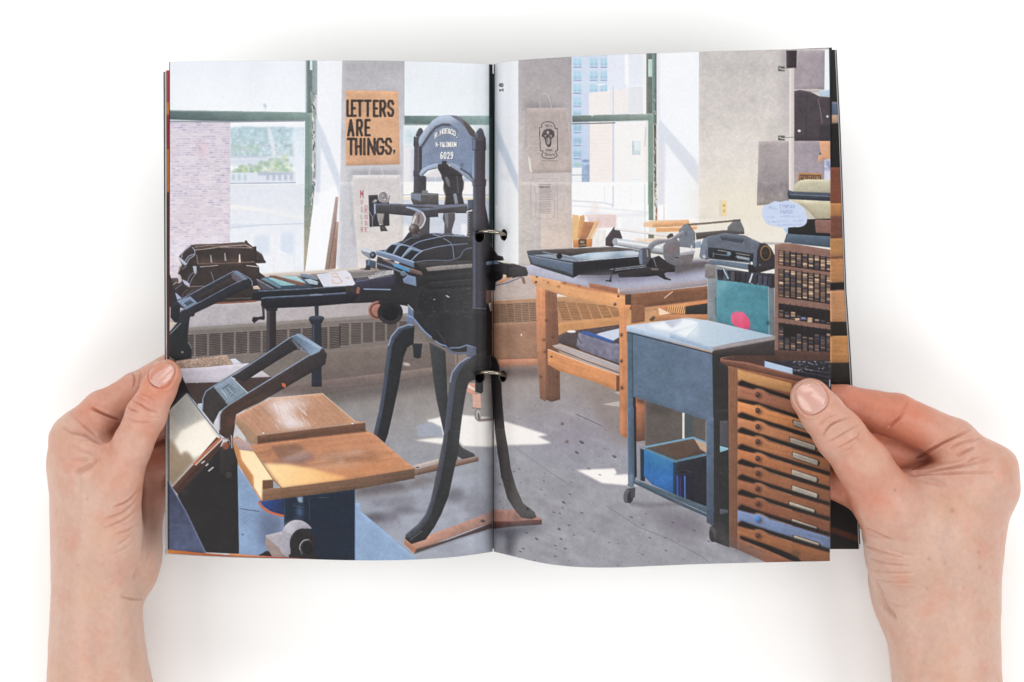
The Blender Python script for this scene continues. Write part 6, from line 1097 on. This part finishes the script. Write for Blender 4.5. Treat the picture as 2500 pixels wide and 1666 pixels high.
    yel = np.clip(vnoise(Vr, 60, 8)*1.4, 0, 1)[:, None]; col = col*(1-yel)+col*np.array([1, .97, .86])*yel
    hue = np.clip(hue, 0, 1)[:, None]; col = col*(1-hue*.26)+col*np.array([.74, .40, .33])*hue*.26
    col = col*(1+.10*vnoise(Vr, 9, 9)[:, None])*(1+.06*vnoise(Vr, 4, 11)[:, None])
    for line, wd in veins:
        D, T = seg_d(V, crom(line, False, 5)); g = (np.exp(-(D/wd)**2)*np.sin(np.pi*np.clip(T, 0, 1))*(N[:, 2] > .2))[:, None]; col = col*(1-g*.5)+col*np.array([.84, .90, .95])*g*.5
    for (x, y, r, a) in spots:
        g = (np.exp(-(((V[:, 0]-x)**2+(V[:, 1]-y)**2)/r**2))*a*(N[:, 2] > 0))[:, None]; col = col*(1-g)+col*np.array([.72, .55, .48])*g
    o = mesh_np('hand', ptn(V), F, SKIN, None, col); tag(o, label, 'hand')
    # thumbnail: a curved plate resting in the groove
    bvh = BVHTree.FromPolygons([tuple(v) for v in V[:0]] or [tuple(v) for v in V], [tuple(f) for f in F.tolist()])
    c, d, L, W = nail[:4]; n = (-d[1], d[0]); M = 26; NV = []; NF = []; R = 14; ring = []
    for j in range(R+1):
        row = []
        for i in range(M*2):
            q = math.pi*i/M; a = abs(math.cos(q))**.72*math.copysign(1, math.cos(q))*j/R; b = abs(math.sin(q))**.8*math.copysign(1, math.sin(q))*j/R
            x = c[0]+d[0]*L/2*a*.985+n[0]*W/2*b*.985; y = c[1]+d[1]*L/2*a*.985+n[1]*W/2*b*.985
            hit = bvh.ray_cast(Vector((x, y, 900)), Vector((0, 0, -1))); z = hit[0].z if hit[0] else 330
            row.append([x, y, z, b])
        ring.append(row)
    zc = ring[1][0][2]; A = []; B = []
    for row in ring:          # fit a smooth sheet through the flesh below
        for x, y, z, b in row:
            s = ((x-c[0])*d[0]+(y-c[1])*d[1])/L; w = ((x-c[0])*n[0]+(y-c[1])*n[1])/W; A.append([1, s, w, s*s, w*w, s*w]); B.append(z)
    co = np.linalg.lstsq(np.array(A), np.array(B), rcond=None)[0]; zs = np.array(A)@co; k = 0
    for row in ring:
        for x, y, z, b in row: NV.append((x, y, max(zs[k], z)*.6+.4*zs[k]+1.1)); k += 1
    nn = M*2
    for j in range(R):
        for i in range(nn): NF.append((j*nn+i, j*nn+(i+1) % nn, (j+1)*nn+(i+1) % nn, (j+1)*nn+i))
    last = R*nn; base = len(NV)
    for i in range(nn): x, y, z = NV[last+i]; NV.append((x, y, z-6))
    for i in range(nn): NF.append((last+i, last+(i+1) % nn, base+(i+1) % nn, base+i))
    NV = np.array(NV); s = ((NV[:, 0]-c[0])*d[0]+(NV[:, 1]-c[1])*d[1])/L
    nc = np.tile(lin((190, 148, 136)), (len(NV), 1)); lun = np.clip((-s-.26)*6, 0, 1)[:, None]*.35; nc = nc*(1-lun)+lin((190, 160, 156))*lun
    tipw = np.clip((s-.40)*16, 0, 1)[:, None]*.5; nc = nc*(1-tipw)+lin((196, 168, 142))*tipw
    nm = NAIL; 
    no = mesh_np('nail', ptn(NV), np.array(NF), nm, o, nc)
    return o
if 'print' not in [x.name for x in NAIL.node_tree.nodes]:
    a_ = NAIL.node_tree.nodes.new('ShaderNodeAttribute'); a_.attribute_name = 'print'; NAIL.node_tree.links.new(a_.outputs['Color'], NAIL.node_tree.nodes['Principled BSDF'].inputs['Base Color'])
HV = 2.3
# left hand ---------------------------------------------------------
LP = [
 ('loft', [(1090, 150, 330, 190, 120), (1150, 127, 322, 178, 150), (1220, 121, 336, 172, 158), (1300, 122, 342, 168, 158), (1400, 123, 338, 162, 152), (1480, 122, 347, 158, 148), (1560, 118, 354, 156, 148), (1666, 114, 373, 156, 150), (1830, 108, 405, 158, 154)], 1),
 ('ell', (205, 1110, 200), (84, 92, 105), 60),
 ('cone', (178, 1070, 235, 56), (250, 1005, 236, 47), 1, 26),           # index
 ('cone', (250, 1005, 236, 47), (330, 955, 226, 44), 1, 20),
 ('cone', (330, 955, 226, 44), (440, 890, 222, 39), 1, 10),
 ('cone', (440, 890, 222, 39), (505, 868, 222, 33), 1, 8),
 ('cone', (185, 1120, 165, 56), (330, 1045, 160, 44), 1, 22),           # middle
 ('cone', (330, 1045, 165, 50), (450, 1010, 205, 42), 1, 8),
 ('cone', (450, 1000, 205, 39), (530, 985, 222, 33), 1, 8),
 ('cone', (190, 1170, 110, 55), (335, 1130, 95, 43), 1, 22),            # ring
 ('cone', (335, 1135, 130, 50), (440, 1105, 165, 42), 1, 6),
 ('cone', (440, 1095, 150, 38), (520, 1085, 205, 32), 1, 8),
 ('cone', (200, 1230, 72, 52), (330, 1215, 52, 40), 1, 22),             # little
 ('cone', (330, 1215, 52, 40), (420, 1195, 90, 34), 1, 8),
 ('cone', (420, 1195, 90, 34), (480, 1185, 150, 29), 1, 8),
 ('ell', (352, 1185, 95), (60, 120, 80), 0, 26),
 ('ell', (338, 1345, 120), (59, 120, 92), .05, 26),                     # heel of the palm
 ('cone', (262, 1330, 236, 82), (283, 1185, 300, 60), 1, 44),           # thumb
 ('cone', (283, 1185, 300, 58), (322, 1090, 326, 48), .95, 26),
 ('cone', (322, 1090, 328, 47.5), (358, 1012, 336, 48.5), .88, 16),
 ('cone', (358, 1012, 336, 47.5), (388, 950, 334, 42), .86, 14),
 ('cone', (388, 950, 334, 42), (405, 917, 330, 38.5), .84, 10),
]
LC = [([(322, 978), (344, 989), (363, 1001), (388, 1008)], 4.2, 3.2), ([(312, 994), (322, 1001), (336, 1005)], 4, 3), ([(345, 962), (364, 968), (381, 980)], 2.4, 3), ([(311, 1022), (338, 1031), (368, 1032)], 2.4, 3.2), ([(330, 968), (345, 973), (372, 990)], 2, 3),
 ([(352, 1015), (375, 1020), (392, 1020)], 1.6, 3), ([(274, 1240), (310, 1226), (338, 1199)], 4, 4), ([(254, 1269), (300, 1252), (338, 1220)], 3, 4), ([(254, 1290), (300, 1272), (334, 1246)], 3, 4), ([(282, 1306), (312, 1296), (336, 1278)], 2.6, 4), ([(285, 1332), (300, 1322), (318, 1310)], 2.2, 4), ([(280, 1352), (300, 1342), (322, 1330)], 1.8, 4),
 ([(152, 1044), (180, 1056), (212, 1062), (252, 1086)], 5, 5), ([(219, 993), (250, 1010), (292, 1026)], 8, 4.4), ([(176, 1014), (208, 1040), (240, 1068)], 3, 5), ([(184, 1156), (215, 1140), (242, 1116)], 5, 6), ([(170, 1085), (205, 1100), (240, 1112)], 3, 5), ([(172, 1120), (205, 1122), (238, 1118)], 3, 5),
 ([(322, 905), (330, 925), (326, 950)], 3.5, 4), ([(338, 898), (346, 915), (340, 938)], 2, 4), ([(296, 1456), (325, 1462), (352, 1462)], 3.5, 4), ([(190, 1150), (196, 1180), (192, 1210)], 1.5, 8), ([(346, 1180), (347, 1250), (346, 1330), (334, 1392), (318, 1412)], 7, 6, (60, 260))]
LR = [((400, 925, 340), 62, .75), ((355, 1000, 330), 55, .45), ((380, 1050, 320), 50, .4), ((300, 990, 230), 75, .7), ((240, 1010, 240), 60, .35), ((380, 1120, 150), 95, .9), ((390, 1260, 120), 70, .35), ((330, 1200, 300), 45, .4), ((250, 1075, 210), 60, .6), ((260, 1230, 300), 40, .2)]
build_hand('left hand with thumb on the left page edge and fingers behind the booklet', (60, 800, -20), (620, 1845, 410), LP, LC, LR,
  ((395, 914), (.43, -.903), 66, 57, 300), HV, bumps=[((178, 1030, 260), (34, 34, 60), 6), ((250, 1130, 290), (50, 70, 50), -6), ((210, 1250, 310), (40, 120, 60), 4)],
  spots=[(213, 1218, 4, .5), (190, 1380, 4, .35), (240, 1330, 3, .3)], veins=[([(300, 1470), (285, 1540), (300, 1620), (290, 1700)], 10), ([(230, 1500), (225, 1580), (236, 1660)], 12), ([(318, 1500), (330, 1580), (322, 1660)], 8)])
# right hand --------------------------------------------------------
RP = [
 ('loft', [(1150, 2190, 2440, 200, 110), (1200, 2130, 2470, 190, 140), (1270, 2108, 2463, 182, 156), (1350, 2116, 2453, 172, 156), (1420, 2130, 2447, 164, 150), (1480, 2146, 2445, 158, 146), (1560, 2164, 2444, 156, 146), (1666, 2178, 2448, 156, 148), (1830, 2188, 2456, 158, 152)], 1),
 ('ell', (2370, 1170, 210), (112, 90, 110), 60),
 ('cone', (2425, 1150, 250, 56), (2330, 1078, 262, 50), 1, 30),          # index
 ('cone', (2330, 1078, 262, 54), (2190, 1016, 290, 54), 1, 20),
 ('cone', (2190, 1016, 290, 53), (2060, 989, 306, 48), 1, 10),
 ('cone', (2060, 989, 306, 48), (1985, 978, 308, 41), 1, 8),
 ('cone', (2400, 1190, 175, 56), (2250, 1120, 190, 52), 1, 24),          # middle
 ('cone', (2250, 1120, 190, 50), (2120, 1090, 262, 46), 1, 8),
 ('cone', (2120, 1090, 262, 46), (2015, 1072, 303, 40), 1, 8),
 ('cone', (2390, 1240, 105, 55), (2230, 1200, 130, 50), 1, 24),          # ring
 ('cone', (2230, 1200, 130, 48), (2112, 1205, 270, 47), 1, 8),
 ('cone', (2112, 1205, 270, 47), (2010, 1168, 303, 41), 1, 8),
 ('cone', (2370, 1300, 70, 50), (2240, 1290, 60, 42), 1, 24),            # little
 ('cone', (2240, 1290, 60, 40), (2150, 1275, 100, 36), 1, 8),
 ('cone', (2150, 1275, 100, 36), (2085, 1255, 165, 30), 1, 8),
 ('ell', (2182, 1450, 118), (57, 110, 88), -.18, 26),                    # heel
 ('cone', (2215, 1350, 240, 92), (2178, 1245, 310, 80), 1, 50),          # thumb
 ('cone', (2178, 1245, 310, 78), (2108, 1135, 378, 66), .92, 30),
 ('cone', (2108, 1135, 378, 64), (2050, 1062, 412, 61), .8, 22),
 ('cone', (2050, 1062, 412, 60), (2008, 1010, 414, 54), .78, 14),
 ('cone', (2008, 1010, 414, 54), (1978, 973, 410, 49), .76, 10),
]
RC = [([(2008, 1066), (2022, 1044), (2042, 1030), (2075, 1018)], 5, 3.6), ([(2024, 1079), (2048, 1066), (2070, 1052), (2096, 1038)], 4, 3.4), ([(2045, 1096), (2070, 1082), (2088, 1072), (2101, 1056)], 3, 3.4), ([(2000, 1040), (2020, 1022), (2048, 1010)], 2.4, 3.4), ([(2062, 1104), (2082, 1092)], 1.6, 3),
 ([(2222, 1157), (2290, 1146), (2350, 1136), (2424, 1120)], 6, 5), ([(2228, 1158), (2310, 1156), (2421, 1153)], 4, 4), ([(2240, 1118), (2270, 1100), (2311, 1078), (2365, 1052)], 8, 4.4), ([(2335, 1116), (2360, 1102), (2380, 1094)], 5, 4.5), ([(2350, 1132), (2375, 1120), (2400, 1114)], 5, 4.5), ([(2320, 1098), (2350, 1082), (2395, 1072)], 4, 4.5), ([(2372, 1130), (2390, 1122), (2418, 1118)], 3, 4),
 ([(2216, 978), (2206, 1005), (2192, 1024), (2172, 1042)], 3.5, 4.5), ([(2200, 1020), (2180, 1034), (2168, 1044)], 3, 5), ([(2113, 1288), (2140, 1302), (2184, 1322)], 4, 4), ([(2120, 1306), (2150, 1312), (2190, 1316)], 2, 4), ([(2116, 1332), (2150, 1348), (2204, 1362)], 3, 4), ([(2124, 1362), (2160, 1376), (2220, 1382)], 3, 4), ([(2130, 1392), (2170, 1398), (2230, 1400)], 2.4, 4), ([(2136, 1414), (2180, 1422), (2226, 1424)], 2, 4),
 ([(2138, 1398), (2148, 1430), (2162, 1478), (2202, 1518)], 7, 6, (60, 262)), ([(2150, 1460), (2190, 1480), (2215, 1484)], 2, 5), ([(2168, 1340), (2200, 1352), (2230, 1356)], 1.6, 5), ([(2235, 1162), (2290, 1178), (2310, 1186)], 3, 8)]
RR = [((1978, 975, 390), 60, .6), ((2055, 1060, 390), 55, .55), ((2120, 1200, 370), 80, .45), ((2150, 1225, 370), 45, .5), ((2130, 985, 320), 95, 1.0), ((2060, 985, 320), 60, .7), ((2210, 1030, 300), 70, .7), ((2160, 1110, 230), 110, 1.2), ((2070, 1190, 300), 80, 1.0), ((2330, 1110, 260), 60, .25), ((2210, 1520, 170), 50, .5), ((2430, 1105, 250), 40, .4), ((2420, 1620, 160), 40, .3), ((2330, 1600, 280), 30, .5)]
build_hand('right hand with thumb pinching the right page and index finger behind it', (1880, 860, -20), (2510, 1845, 490), RP, RC, RR,
  ((1981, 971), (-.52, -.854), 80, 74, 370), HV, bumps=[((2440, 1130, 250), (40, 40, 70), 8), ((2270, 1190, 300), (60, 30, 50), -7), ((2300, 1330, 310), (60, 120, 60), 4), ((2380, 1085, 280), (26, 14, 40), 5)],
  spots=[(2325, 1247, 6, .6), (2390, 1349, 5, .6), (2268, 1365, 4, .6), (2308, 1375, 4, .6), (2392, 1385, 5, .5), (2264, 1437, 4, .6), (2185, 1197, 4, .8), (2095, 1072, 4, .6), (2436, 1422, 3, .5), (2352, 1436, 4, .4), (2290, 1300, 3, .4)],
  veins=[([(2300, 1180), (2320, 1260), (2300, 1340), (2330, 1420)], 11), ([(2260, 1500), (2270, 1570), (2250, 1640), (2262, 1720)], 12), ([(2340, 1400), (2325, 1460), (2340, 1540)], 9)])
